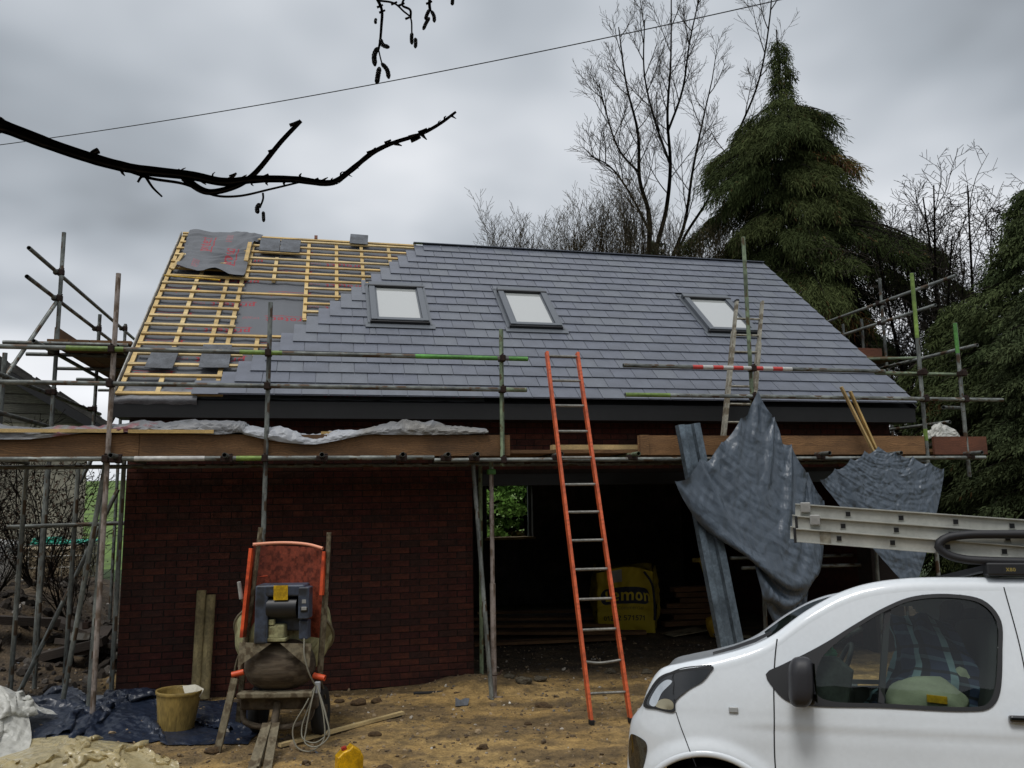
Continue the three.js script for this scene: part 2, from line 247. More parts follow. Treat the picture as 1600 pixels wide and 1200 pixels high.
{
  const xs = [], zs = [], put = (arr, a, b, d) => { for (let q = a; q < b - 1e-6; q += d) arr.push(q); };
  put(xs, -60, -16, 4); put(xs, -16, -7, .3); put(xs, -7, 4.5, .045); put(xs, 4.5, 14, .3); put(xs, 14, 64, 5);
  put(zs, -60, -20, 4); put(zs, -20, -14, .3); put(zs, -14, -4.5, .05); put(zs, -4.5, 3, .3); put(zs, 3, 34, 4);
  const pos = [], col = [], uv = [], idx = [], w = xs.length, c = new THREE.Color();
  const sand = [.42, .268, .092], ochre = [.48, .318, .118], mud = [.145, .098, .048], grass = [.085, .15, .03], dark = [.055, .04, .028];
  for (const z of zs) for (const x of xs) {
    const [s, t] = toST(x, z); pos.push(x, gh(x, z), z); uv.push(x, z);
    const n = fbm(x * .8, z * .8, 7, 5), f = fbm(x * 4.2, z * 4.2, 2, 4), ff = fbm(x * 17, z * 17, 5, 2);
    let k = sm(-.22, .2, n + .5 * f); let q = [0, 1, 2].map(i => lerp(sand[i], ochre[i], k));
    const wet = sm(-.04, .10, fbm(x * .9 + 9, z * 1.7, 11, 5) + .5 * f + .03); q = q.map((v, i) => lerp(v, mud[i], wet * .72));
    const soil = clamp(sm(-.15, .9, t + .9 * n + .4 * f) * (sm(2.0, 2.9, s + n) * 1 + sm(-1.2, -1.9, s + n)));    // churned dark soil inside and left of the house
    q = q.map((v, i) => lerp(v, lerp(dark[i], mud[i], clamp(.3 + f)), soil * .94));
    const g = Math.max(sm(15, 17.5, -z + n * 2), sm(-11, -13, x), sm(9.5, 12, x + n));
    q = q.map((v, i) => lerp(v, grass[i] * (1 + .8 * f), g));
    const b = 1 + .5 * ff + .3 * f; col.push(q[0] * b, q[1] * b, q[2] * b);
  }
  for (let j = 0; j < zs.length - 1; j++) for (let i = 0; i < w - 1; i++) { const a = j * w + i; idx.push(a, a + w, a + 1, a + 1, a + w, a + w + 1); }
  const g = new THREE.BufferGeometry(); g.setAttribute('position', new THREE.Float32BufferAttribute(pos, 3)); g.setAttribute('color', new THREE.Float32BufferAttribute(col, 3)); g.setAttribute('uv', new THREE.Float32BufferAttribute(uv, 2)); g.setIndex(idx); g.computeVertexNormals();
  struct('ground', g, S({ vertexColors: true, map: rp(T.mottle, 1.7), roughness: .88, bumpMap: rp(T.mottleB, 2.3), bumpScale: .02 }));
}
{ // rising green field far behind
  const g = new THREE.PlaneGeometry(260, 150, 60, 40); g.rotateX(-Math.PI / 2); g.translate(-10, 0, -95);
  const p = g.attributes.position; for (let i = 0; i < p.count; i++) { const Z = -p.getZ(i); p.setY(i, -.15 + 5.2 * sm(20, 95, Z) + .5 * fbm(p.getX(i) * .06, Z * .06, 1, 3)); }
  g.computeVertexNormals(); const uv = g.attributes.uv; for (let i = 0; i < uv.count; i++) uv.setXY(i, p.getX(i) * .2, p.getZ(i) * .2);
  struct('hill', g, S({ color: new THREE.Color(.13, .22, .035), map: T.mottle, roughness: .95 }));
}
{ // small stones and crumbs of soil
  const R = rng(5), geo = new THREE.IcosahedronGeometry(1, 0), N = 5200, im = new THREE.InstancedMesh(geo, S({ color: 0xffffff, roughness: .9 }), N);
  const m = new THREE.Matrix4(), q = new THREE.Quaternion(), e = new THREE.Euler(), c = new THREE.Color();
  for (let i = 0; i < N; i++) {
    const Z = 6.0 + 6.2 * R() ** 1.1, x = (-.66 + 1.05 * R()) * Z, big = R(), r = .004 + .012 * R() ** 3 + (big > .975 ? .022 * R() : 0);
    const cl = fbm(x * 1.3, Z * 1.3, 3, 3); if (cl < -.10 && R() < .7) { i--; continue; }
    e.set(R() * 6, R() * 6, R() * 6); q.setFromEuler(e); m.compose(V(x, gh(x, -Z) + r * .25, -Z), q, V(r * (1 + R()), r * .8, r * (1 + R()))); im.setMatrixAt(i, m);
    const k = R(); if (k < .62) c.setRGB(.12, .085, .05); else if (k < .93) c.setRGB(.27, .20, .12); else if (k < .985) c.setRGB(.42, .38, .32); else c.setRGB(.6, .57, .5);
    im.setColorAt(i, c.multiplyScalar(.7 + .45 * R()));
  }
  im.name = 'gravel'; im.userData.kind = 'stuff'; tag(im, 'small stones and crumbs of soil scattered over the muddy yard', 'gravel'); im.castShadow = im.receiveShadow = true; scene.add(im);
}
{ // chips of slate, bark and trodden leaf
  const R = rng(15), geo = new THREE.BoxGeometry(1, .18, .45), N = 1500, im = new THREE.InstancedMesh(geo, S({ color: 0xffffff, roughness: .85 }), N);
  const m = new THREE.Matrix4(), q = new THREE.Quaternion(), e = new THREE.Euler(), c = new THREE.Color();
  for (let i = 0; i < N; i++) { const Z = 6.0 + 5.6 * R(), x = (-.62 + .92 * R()) * Z, r = .008 + .035 * R() ** 2.5; if (fbm(x * .9 + 4, Z * .9, 8, 3) < -.02 && R() < .75) { i--; continue; } e.set((R() - .5) * .5, R() * 6.3, (R() - .5) * .5); q.setFromEuler(e); m.compose(V(x, gh(x, -Z) + r * .1, -Z), q, V(r, r, r)); im.setMatrixAt(i, m); const k = R(); im.setColorAt(i, k < .55 ? c.setRGB(.07, .05, .032) : k < .8 ? c.setRGB(.10, .105, .115) : c.setRGB(.26, .18, .09)); }
  im.name = 'debris'; im.userData.kind = 'stuff'; tag(im, 'dark chips of slate, bark and leaf trodden into the yard', 'debris'); im.castShadow = im.receiveShadow = true; scene.add(im);
}
{ // rubble over the bank left of the house
  const R = rng(25), geo = new THREE.DodecahedronGeometry(1, 0), N = 900, im = new THREE.InstancedMesh(geo, S({ color: 0xffffff, roughness: .95, map: rp(T.mottle, 1) }), N);
  const m = new THREE.Matrix4(), q = new THREE.Quaternion(), e = new THREE.Euler(), c = new THREE.Color();
  for (let i = 0; i < N; i++) { const p = hw(-1.5 - 4.2 * R(), 0, .2 + 6 * R() ** 1.3), r = .015 + .07 * R() ** 3; e.set(R() * 6, R() * 6, R() * 6); q.setFromEuler(e); m.compose(V(p.x, gh(p.x, p.z) + r * .3, p.z), q, V(r * (1 + R()), r * .8, r)); im.setMatrixAt(i, m); const k = R(); im.setColorAt(i, (k < .75 ? c.setRGB(.055, .043, .033) : k < .95 ? c.setRGB(.11, .095, .08) : c.setRGB(.30, .28, .25)).multiplyScalar(.7 + .6 * R())); }
  im.name = 'rubble'; im.userData.kind = 'stuff'; tag(im, 'dark stones and rubble strewn over the bank beside the house', 'rubble'); im.castShadow = im.receiveShadow = true; scene.add(im);
}
// ---------------------------------------------------------------- the house
const RHO = 0.6967, CR = Math.cos(RHO), SR = Math.sin(RHO), EY = 3.272, ULEN = 4.76, SL = -1.378, SRR = 8.70;
const RV = (s, u, n) => V(s, EY + u * SR + n * CR, -u * CR + n * SR);       // point of the front roof slope in the house's axes
function onRoof(m, s, u, n, tilt = 0, yaw = 0) { m.position.copy(RV(s, u, n)); m.rotation.set(RHO - Math.PI / 2 + tilt, 0, 0); if (yaw) m.rotateZ(yaw); return m; }
const house = thing('house', 'dark red brick house under construction with a half slated roof', 'house', hw(0, 0, 0), PSI);
ORG.set(house, V(0, 0, 0));
const hp = (n, g, m) => part(house, n, g, m);
const OPN = 2.63, WR = 8.55, WL = -1.28, RIDGE_T = ULEN * CR, BACK = RIDGE_T * 2 - .36;
{
  const fw = hp('front_wall', merge([box(OPN - WL, 3.13, .30, (WL + OPN) / 2, 1.515, -.51), box(WR - OPN, .66, .30, (WR + OPN) / 2, 2.75, -.51), box(.45, 2.40, .30, WR - .225, 1.2, -.5105)]), M.mortar);
  // bricks in stretcher bond, their faces 7 mm proud of the recessed joints
  const R = rng(11), vars = [0, 1, 2].map(i => box(.214 - i * .002, .064, .06, 0, 0, 0, i * .3, i * .17)), half = box(.102, .064, .06); const rest = [];
  let n = 0;
  const course = (j, s0, s1, single) => {
    const y = .036 + j * .075, off = j % 2 ? .1125 : 0;
    for (let s = s0 + off - .225; s < s1; s += .225) {
      let a = Math.max(s, s0) + .005, b = Math.min(s + .225, s1) - .005; if (b - a < .05) continue;
      const full = b - a > .2, mat = Math.floor(R() * 5), dz = -.3825 + (R() - .5) * .004;
      if (single && full && n < 296) { const m = new THREE.Mesh(vars[n % 3], M.brick[mat]); m.name = 'brick'; m.position.set((a + b) / 2, y, dz); m.castShadow = m.receiveShadow = true; fw.add(m); n++; }
      else (rest[mat] ??= []).push(box(b - a, .064, .06, (a + b) / 2, y, dz, s, j * .3));
    }
  };
  for (let j = 0; j < 41; j++) course(j, WL, OPN, j >= 4 && j < 22);
  for (let j = 33; j < 41; j++) course(j, OPN, WR, false);
  rest.forEach((l, i) => { const m = part(fw, 'brick_courses', merge(l), M.brick[i]); m.userData.kind = 'stuff'; });
  const prof = (a, b) => { const sh = new THREE.Shape(); sh.moveTo(-.66, 0); sh.lineTo(-BACK, 0); sh.lineTo(-BACK, EY - .24); sh.lineTo(-RIDGE_T, EY + ULEN * SR - .22); sh.lineTo(-.66, EY + .66 / CR * SR - .22); sh.closePath(); const g = new THREE.ExtrudeGeometry(sh, { depth: b - a, bevelEnabled: false }); g.rotateY(-Math.PI / 2); g.translate(b, 0, 0); return metricUV(g); };
  for (const [a, b] of [[WL, WL + .3], [WR - .3, WR]]) { const g = prof(a, b); hp('gable_wall', g, M.brick[1]); }
  { // back wall with its window opening
    const sh = new THREE.Shape(); sh.moveTo(WL + .3, 0); sh.lineTo(WR - .3, 0); sh.lineTo(WR - .3, 3.0); sh.lineTo(WL + .3, 3.0); sh.closePath();
    const h = new THREE.Path(); h.moveTo(4.03, 1.33); h.lineTo(4.03, 2.45); h.lineTo(5.0, 2.45); h.lineTo(5.0, 1.33); h.closePath(); sh.holes.push(h);
    const g = new THREE.ExtrudeGeometry(sh, { depth: .3, bevelEnabled: false }); g.translate(0, 0, -BACK); const bw = hp('back_wall', metricUV(g), M.block);
    part(bw, 'window_sill', box(1.05, .05, .36, 4.515, 1.345, -BACK + .17), M.pine);
    part(bw, 'window_frame', merge([box(.05, 1.08, .07, 4.06, 1.91, -BACK + .1), box(.05, 1.08, .07, 4.97, 1.91, -BACK + .1), box(.86, .05, .07, 4.515, 2.42, -BACK + .1)]), M.winGrey);
  }
  hp('upper_floor', box(WR - WL - .62, .2, BACK - .98, (WL + WR) / 2, 2.55, -(BACK + .34) / 2), M.boardRed);
  hp('partition_wall', box(.12, 2.42, 3.2, 2.45, 1.22, -5.0), M.block);
  hp('lintel', box(WR - OPN - .46, .14, .31, (WR + OPN) / 2 - .22, 2.352, -.5), M.black);
  const fa = hp('fascia', box(SRR - SL - .02, .19, .022, (SL + SRR) / 2, 3.155, -.005), M.upvc);
  hp('soffit', box(SRR - SL - .06, .015, .335, (SL + SRR) / 2, 3.068, -.185), M.upvc);
  // roof carcass under the covering: both slopes, closed at the verges
  const deck = (side) => { const g = box(SRR - SL - .02, ULEN, .13, 0, 0, 0); g.rotateX(RHO - Math.PI / 2); const c = RV((SL + SRR) / 2, ULEN / 2, -.105); g.translate(c.x, c.y, c.z); if (side) { g.translate(0, 0, RIDGE_T); g.scale(1, 1, -1); g.translate(0, 0, -RIDGE_T); const p = g.attributes.position; for (let i = 0; i < p.count; i += 3) for (const a of ['position', 'normal', 'uv']) { const A = g.attributes[a], k = A.itemSize; for (let q = 0; q < k; q++) { const t = A.array[(i + 1) * k + q]; A.array[(i + 1) * k + q] = A.array[(i + 2) * k + q]; A.array[(i + 2) * k + q] = t; } } g.computeVertexNormals(); } return g; };
  hp('roof_deck', deck(false), M.blackMatt); hp('rear_roof', deck(true), M.slate[1]);
  // underlay: printed grey membrane
  const cv = document.createElement('canvas'); cv.width = 1024; cv.height = 512; const c = cv.getContext('2d');
  c.fillStyle = '#585b60'; c.fillRect(0, 0, 1024, 512);
  c.translate(512, 256); c.rotate(Math.PI); c.translate(-512, -256);
  const word = (x, y) => { c.fillStyle = '#8a2631'; c.font = 'bold 112px sans-serif'; c.fillText('protect', x, y); c.fillRect(x - 6, y + 22, 410, 9); c.font = 'italic 54px sans-serif'; c.fillStyle = '#8d4a50'; c.fillText('VP300', x + 440, y - 10); };
  word(60, 150); word(-440, 400); word(584, 400);
  const ct = new THREE.CanvasTexture(cv); ct.colorSpace = THREE.SRGBColorSpace; ct.wrapS = ct.wrapT = THREE.RepeatWrapping;
  M.underlay = S({ map: ct, roughness: .75, side: D2 });
  const g = new THREE.PlaneGeometry(4.1, ULEN - .05, 120, 120), p = g.attributes.position, uv = g.attributes.uv;
  for (let i = 0; i < p.count; i++) {
    const s = p.getX(i) + 2.05 + SL + .012, u = p.getY(i) + ULEN / 2 + .02; const sag = -.012 * Math.abs(Math.sin((s + 1.33) / .4 * Math.PI)) - .004 * fbm(s * 3, u * 3, 2, 3) - (Math.abs(((u + .1) % 1.25) - .02) < .02 ? -.004 : 0);
    const q = RV(s, u, -.022 + sag); p.setXYZ(i, q.x, q.y, q.z); uv.setXY(i, s / 1.5, u / .75);
  }
  g.computeVertexNormals(); hp('underlay', g, M.underlay);
  // drooping lip of the underlay over the fascia where no slates lie yet
  const rows = [], prof2 = [[.2, .0], [.07, .02], [.0, .022], [-.04, .0], [-.05, -.07]];
  for (const [u, n] of prof2) { const row = []; for (let i = 0; i <= 10; i++) { const s = SL - .02 + i * .088, q = RV(s, u, n - (i < 2 ? .015 * (2 - i) : 0)); row.push([q.x, q.y - .012 * Math.sin(i * 1.9) * (n < -.03 ? 1 : 0), q.z]); } rows.push(row); }
  hp('underlay_lip', sheet(rows, 60, 16, .004, 3), S({ color: 0x85868a, roughness: .7, side: D2, map: T.mottle }));
  hp('verge_board', bar(RV(SL - .006, -.03, -.03), RV(SL - .006, ULEN, -.03), .012, .16, V(0, CR, SR)), M.white);
  hp('verge_board', bar(RV(SRR - .004, -.03, -.05), RV(SRR - .004, ULEN, -.05), .02, .14, V(0, CR, SR)), M.upvc);
}
// ---------------------------------------------------------------- battens
const GAUGE = .2475, SLEN = .505, leftEdge = n => -.30 + .15 * n;
{
  const R = rng(3);
  const lay = (s0, s1, u, w = .045, n = .031, jit = .006) => { const m = new THREE.Mesh(box(s1 - s0, w, .025, 0, 0, 0, R() * 5, R() * 5), M.batten[Math.floor(R() * 3)]); m.name = 'batten'; onRoof(m, (s0 + s1) / 2, u, n, 0, (R() - .5) * jit); m.castShadow = m.receiveShadow = true; house.add(m); };
  const up = (s, u0, u1) => { const m = new THREE.Mesh(box(.05, u1 - u0, .022, 0, 0, 0, R() * 5, R() * 5), M.batten[Math.floor(R() * 3)]); m.name = 'counter_batten'; onRoof(m, s + (R() - .5) * .01, (u0 + u1) / 2, .0065); m.castShadow = m.receiveShadow = true; house.add(m); };
  lay(SL + .02, -.25, .045, .05);
  for (let k = 0; k < 18; k++) {
    const u = .43 + GAUGE * k, e = leftEdge(k) + .12 + R() * .05;
    if (k === 2) { lay(-1.30, -.12, u); continue; }
    if (u > 1.6 && u < 3.06 && Math.abs(u - 2.66) > .1) { lay(SL + .02 + R() * .02, -.285 + R() * .02, u); if (e > .62) lay(.55, e, u); }
    else lay(SL + .02 + R() * .02, e, u);
  }
  lay(SL + .02, 2.3, ULEN - .02, .05);
  up(-1.335, .08, ULEN);
  for (const [s, a, b] of [[-.93, 1.1, 3.2], [-.94, .06, .42], [-.53, 1.15, 3.2], [-.545, .06, .42], [-.325, 1.1, 3.15], [-.34, .06, .7], [.1, 3.12, 4.0], [.57, 2.0, ULEN - .03], [1.0, 2.6, ULEN - .03], [1.39, 3.25, ULEN - .03], [1.835, 3.95, ULEN - .03], [.02, .95, 1.45], [-.9, 3.2, ULEN - .04], [-.5, 3.2, ULEN - .04], [-.28, 3.15, ULEN - .04]]) up(s, a, b);
}
// ---------------------------------------------------------------- slates, cut round the roof windows
const WINS = [[1.447, 2.223, 1.80, 2.97], [3.36, 4.105, 1.795, 2.985], [6.40, 7.20, 1.85, 3.04]];
{
  const R = rng(21), TH = .006, HT = .029, vars = [0, 1, 2, 3].map(i => box(.2935, SLEN, TH, 0, 0, 0, i * .37, i * .61)), list = [];
  const tilt = Math.atan(HT / SLEN);
  const put = (s0, s1, u0, u1, tail) => { if (s1 - s0 < .015 || u1 - u0 < .02) return; list.push([s0, s1, u0, u1, tail]); };
  const row = (u0, u1, sl) => {
    for (let s = sl; s < SRR - .01; s += .30) {
      const a = s, b = Math.min(s + .30, SRR), t1 = Math.min(u1, ULEN);
      let cut = null; for (const w of WINS) if (a < w[1] + .03 && b > w[0] - .03 && u0 < w[3] + .05 && t1 > w[2] - .05) cut = w;
      if (!cut) { put(a, b, u0, t1, u0); continue; }
      const [w0, w1, v0, v1] = [cut[0] - .03, cut[1] + .03, cut[2] - .05, cut[3] + .05];
      if (a < w0) put(a, Math.min(b, w0), u0, t1, u0);
      if (b > w1) put(Math.max(a, w1), b, u0, t1, u0);
      const c0 = Math.max(a, w0), c1 = Math.min(b, w1);
      if (u0 < v0) put(c0, c1, u0, Math.min(t1, v0), u0); else if (t1 > v1 && u0 > v1 - .12) put(c0, c1, Math.max(u0, v1), t1, u0);
    }
  };
  row(-.012, .30, -.58);
  for (let n = 0; n < 19; n++) row(n ? n * GAUGE : -.008, n * GAUGE + SLEN, leftEdge(n));
  list.forEach(l => { const c = RV((l[0] + l[1]) / 2, l[2], 0), w = hw(c.x, c.y, -c.z); l.d = w.distanceTo(V(0, 2.1, 0)); l.full = l[1] - l[0] > .295 && l[3] - l[2] > .5; });
  const order = list.filter(l => l.full).sort((a, b) => a.d - b.d).slice(0, 298); const chosen = new Set(order), rest = [[], [], [], []];
  list.forEach((l, i) => {
    const [s0, s1, u0, u1, tail] = l, mat = Math.floor(R() * 4), jit = (R() - .5) * .0012, roll = (R() - .5) * .004;
    const under = i < 31 && u1 < .31; const tl = under ? Math.atan((HT - .010) / .31) : tilt, n0 = .048 + TH / 2 + HT + jit - (under ? .010 : 0);
    const nm = n0 - Math.sin(tl) * ((u0 + u1) / 2 - tail);
    const mk = g => onRoof(g, (s0 + s1) / 2, (u0 + u1) / 2, nm, -tl, roll * .3);
    if (chosen.has(l)) { const m = mk(new THREE.Mesh(vars[mat], M.slate[mat])); m.name = 'slate'; m.castShadow = m.receiveShadow = true; house.add(m); }
    else { const m = mk(new THREE.Object3D()); m.updateMatrix(); const g = box(s1 - s0 - .0065, u1 - u0, TH, 0, 0, 0, s0, u0); g.applyMatrix4(m.matrix); rest[mat].push(g); }
  });
  rest.forEach((l, i) => { const m = hp('slate_courses', merge(l), M.slate[i]); m.userData.kind = 'stuff'; });
  hp('ridge_capping', bar(RV(2.25, ULEN - .01, .075), RV(SRR, ULEN - .01, .075), .10, .012, V(0, 1, 0)), M.slate[1]);
}
// ---------------------------------------------------------------- roof windows
WINS.forEach(([a, b, u0, u1], k) => {
  const w = new THREE.Group(); w.name = 'roof_window'; house.add(w); onRoof(w, a, u0, .05); w.userData.label = ['roof window beside the stepped edge of the slating', 'roof window between the other two, above the orange ladder', 'roof window mirroring dark branches, behind the worn ladder'][k];
  const W = b - a, L = u1 - u0, f = .085, P = (n, g, m) => { const q = new THREE.Mesh(g, m); q.name = n; q.castShadow = q.receiveShadow = true; w.add(q); return q; };
  P('flashing', merge([box(W + .16, .14, .006, W / 2, -.06, .037), box(.05, L + .1, .02, -.022, L / 2, .03), box(.05, L + .1, .02, W + .022, L / 2, .03), box(W + .1, .10, .02, W / 2, L + .04, .03)]), M.winGrey);
  P('frame', merge([rbox(f, L, .09, .008, f / 2, L / 2, .055), rbox(f, L, .09, .008, W - f / 2, L / 2, .055), rbox(W, f * .8, .085, .008, W / 2, f * .4, .055), rbox(W, .11, .10, .012, W / 2, L - .05, .06)]), M.winGrey);
  P('cover', merge([rbox(W + .03, .045, .07, .01, W / 2, -.005, .045), rbox(W + .02, .035, .05, .008, W / 2, L - .115, .085)]), M.black);
  P('inner_sash', merge([box(.02, L - .15, .05, f + .012, L / 2, .05), box(.02, L - .15, .05, W - f - .012, L / 2, .05)]), M.winGrey);
  P('pane', box(W - 2 * f + .01, L - .16, .008, W / 2, L / 2 - .02, .062), PH({ color: 0x9b9e9c, roughness: .04, metalness: 0, clearcoat: 1, clearcoatRoughness: .02, reflectivity: .9, ior: 1.9, specularIntensity: 1 }));
});
// ---------------------------------------------------------------- loose things on the roof
function roofThing(name, label, cat, s, u, n, yaw, geo, mat, group) {
  const l = RV(s, u, n), m = new THREE.Mesh(geo, mat); m.name = numbered(name); m.position.copy(hw(l.x, l.y, -l.z)); m.rotation.order = 'YXZ'; m.rotation.set(RHO - Math.PI / 2, PSI, 0); m.rotateZ(yaw); m.castShadow = m.receiveShadow = true; scene.add(m); return tag(m, label, cat, group);
}
{
  const sl = () => box(.30, .50, .006, 0, 0, 0, 1.3, 2.1);
  roofThing('loose_slate', 'loose grey slate laid on bare battens nearest the left verge', 'slate', -1.0, .80, .056, -.03, sl(), M.slateLoose);
  roofThing('loose_slate', 'scratched grey slate laid on battens against the stepped slating', 'slate', -.42, .86, .056, .03, box(.33, .55, .006, 0, 0, 0, 2, 3), M.slateLoose);
  roofThing('loose_slate', 'grey slate near the ridge, next to the loose printed membrane', 'slate', -.025, 4.40, .056, .01, sl(), M.slateLoose);
  roofThing('loose_slate', 'grey slate near the ridge, butted against a second loose slate', 'slate', .285, 4.39, .057, -.01, sl(), M.slateLoose);
  roofThing('loose_slate', 'grey slate standing up past the bare ridge batten', 'slate', 1.36, 4.80, .07, -.06, box(.29, .40, .006), M.slateLoose);
  roofThing('timber_offcut', 'short dark timber end poking above the bare ridge', 'timber', .67, 4.83, .03, 0, box(.05, .14, .05), M.boardRed);
  roofThing('loose_batten', 'short batten weighing down the left edge of the loose membrane', 'batten', -1.245, 3.52, .085, -.10, box(.045, .58, .025, 0, 0, 0, 3, 1), M.batten[0]);
  roofThing('loose_batten', 'stout batten weighing down the right edge of the loose membrane', 'batten', -.315, 3.96, .095, .0, box(.055, .72, .04, 0, 0, 0, 2, 1), M.batten[1]);
  roofThing('loose_batten', 'thin yellow batten lying askew under the loose membrane', 'batten', -.98, 3.02, .066, -.10, box(.75, .02, .016, 0, 0, 0, 1, 1), M.yellow);
  // loose membrane with print running up it
  const cv = document.createElement('canvas'); cv.width = 512; cv.height = 1024; const c = cv.getContext('2d'); c.fillStyle = '#585b60'; c.fillRect(0, 0, 512, 1024);
  const up = (x, y, t, f, col, line) => { c.save(); c.translate(x, y); c.rotate(-Math.PI / 2); c.font = f; c.fillStyle = col; c.fillText(t, 0, 0); if (line) { c.fillRect(-8, 20, 420, 9); } c.restore(); };
  up(190, 560, 'protect', 'bold 112px sans-serif', '#8a2631', true); up(390, 780, 'protect', 'bold 112px sans-serif', '#8a2631', true); up(150, 960, 'VP300', 'italic 70px sans-serif', '#8d4a50'); up(350, 300, 'VP300', 'italic 70px sans-serif', '#8d4a50');
  const ct = new THREE.CanvasTexture(cv); ct.colorSpace = THREE.SRGBColorSpace;
  const rows = []; for (let j = 0; j <= 8; j++) { const row = []; for (let i = 0; i <= 6; i++) {
    const fu = j / 8, fs = i / 6, u = lerp(4.83 - .02 * fs, lerp(3.30, 3.04, fs), fu), s = lerp(-1.26, -.27, fs) + .03 * fu * (1 - 2 * fs) * 1 + (j < 2 && i === 6 ? .12 * (2 - j) / 2 : 0); const q = RV(s, u, .066 + .03 * Math.sin(i * 1.7 + j) * .5 + (j === 8 ? .055 : j === 7 ? .02 : 0)); row.push([q.x, q.y, q.z]); } rows.push(row); }
  const g = sheet(rows, 80, 110, .028, 4); const uv = g.attributes.uv; for (let i = 0; i < uv.count; i++) uv.setY(i, 1 - uv.getY(i)); g.rotateY(PSI); g.translate(HX, 0, HZ);
  solo('underlay_sheet', 'loose grey roofing membrane with red print spread over the battens', 'membrane', g, S({ map: ct, roughness: .7, side: D2 }));
}
// ---------------------------------------------------------------- scaffolds
const P3 = hl;
function coupler(th, p, along = 'x') { // forged clip round two crossing tubes
  const g = merge([rbox(.075, .062, .07, .012, 0, 0, -.022), rbox(.062, .075, .066, .012, 0, 0, .028), rod(V(.045, .0, -.05), V(.045, 0, .03), .009, .009, 6), rod(V(0, .045, .06), V(0, .045, -.0), .009, .009, 6), box(.03, .026, .022, .046, 0, .03)]);
  if (along === 'z') g.rotateY(Math.PI / 2);
  g.translate(p.x, p.y, p.z); return part(th, 'coupler', g, M.coupler);
}
const band = (th, a, b, f0, f1, m) => { const d = b.clone().sub(a); return part(th, 'paint_band', pipe(a.clone().addScaledVector(d, f0), a.clone().addScaledVector(d, f1), .0252, .001), m); };
const tube = (th, name, a, b, m = M.tube) => { const q = part(th, name, pipe(a, b), m); return q; };
const T0 = -.80;
function boards(th, s0, s1, y, t0, t1, name = 'deck_board', seedv = 1) { const R = rng(seedv), n = Math.round((t1 - t0) / .23); for (let i = 0; i < n; i++) { const t = t0 + .115 + i * .23, m = part(th, name, box(s1 - s0 + (R() - .5) * .2, .038, .222, (s0 + s1) / 2, y + (R() - .5) * .006, -t, R() * 9, R() * 9), M.board); } }
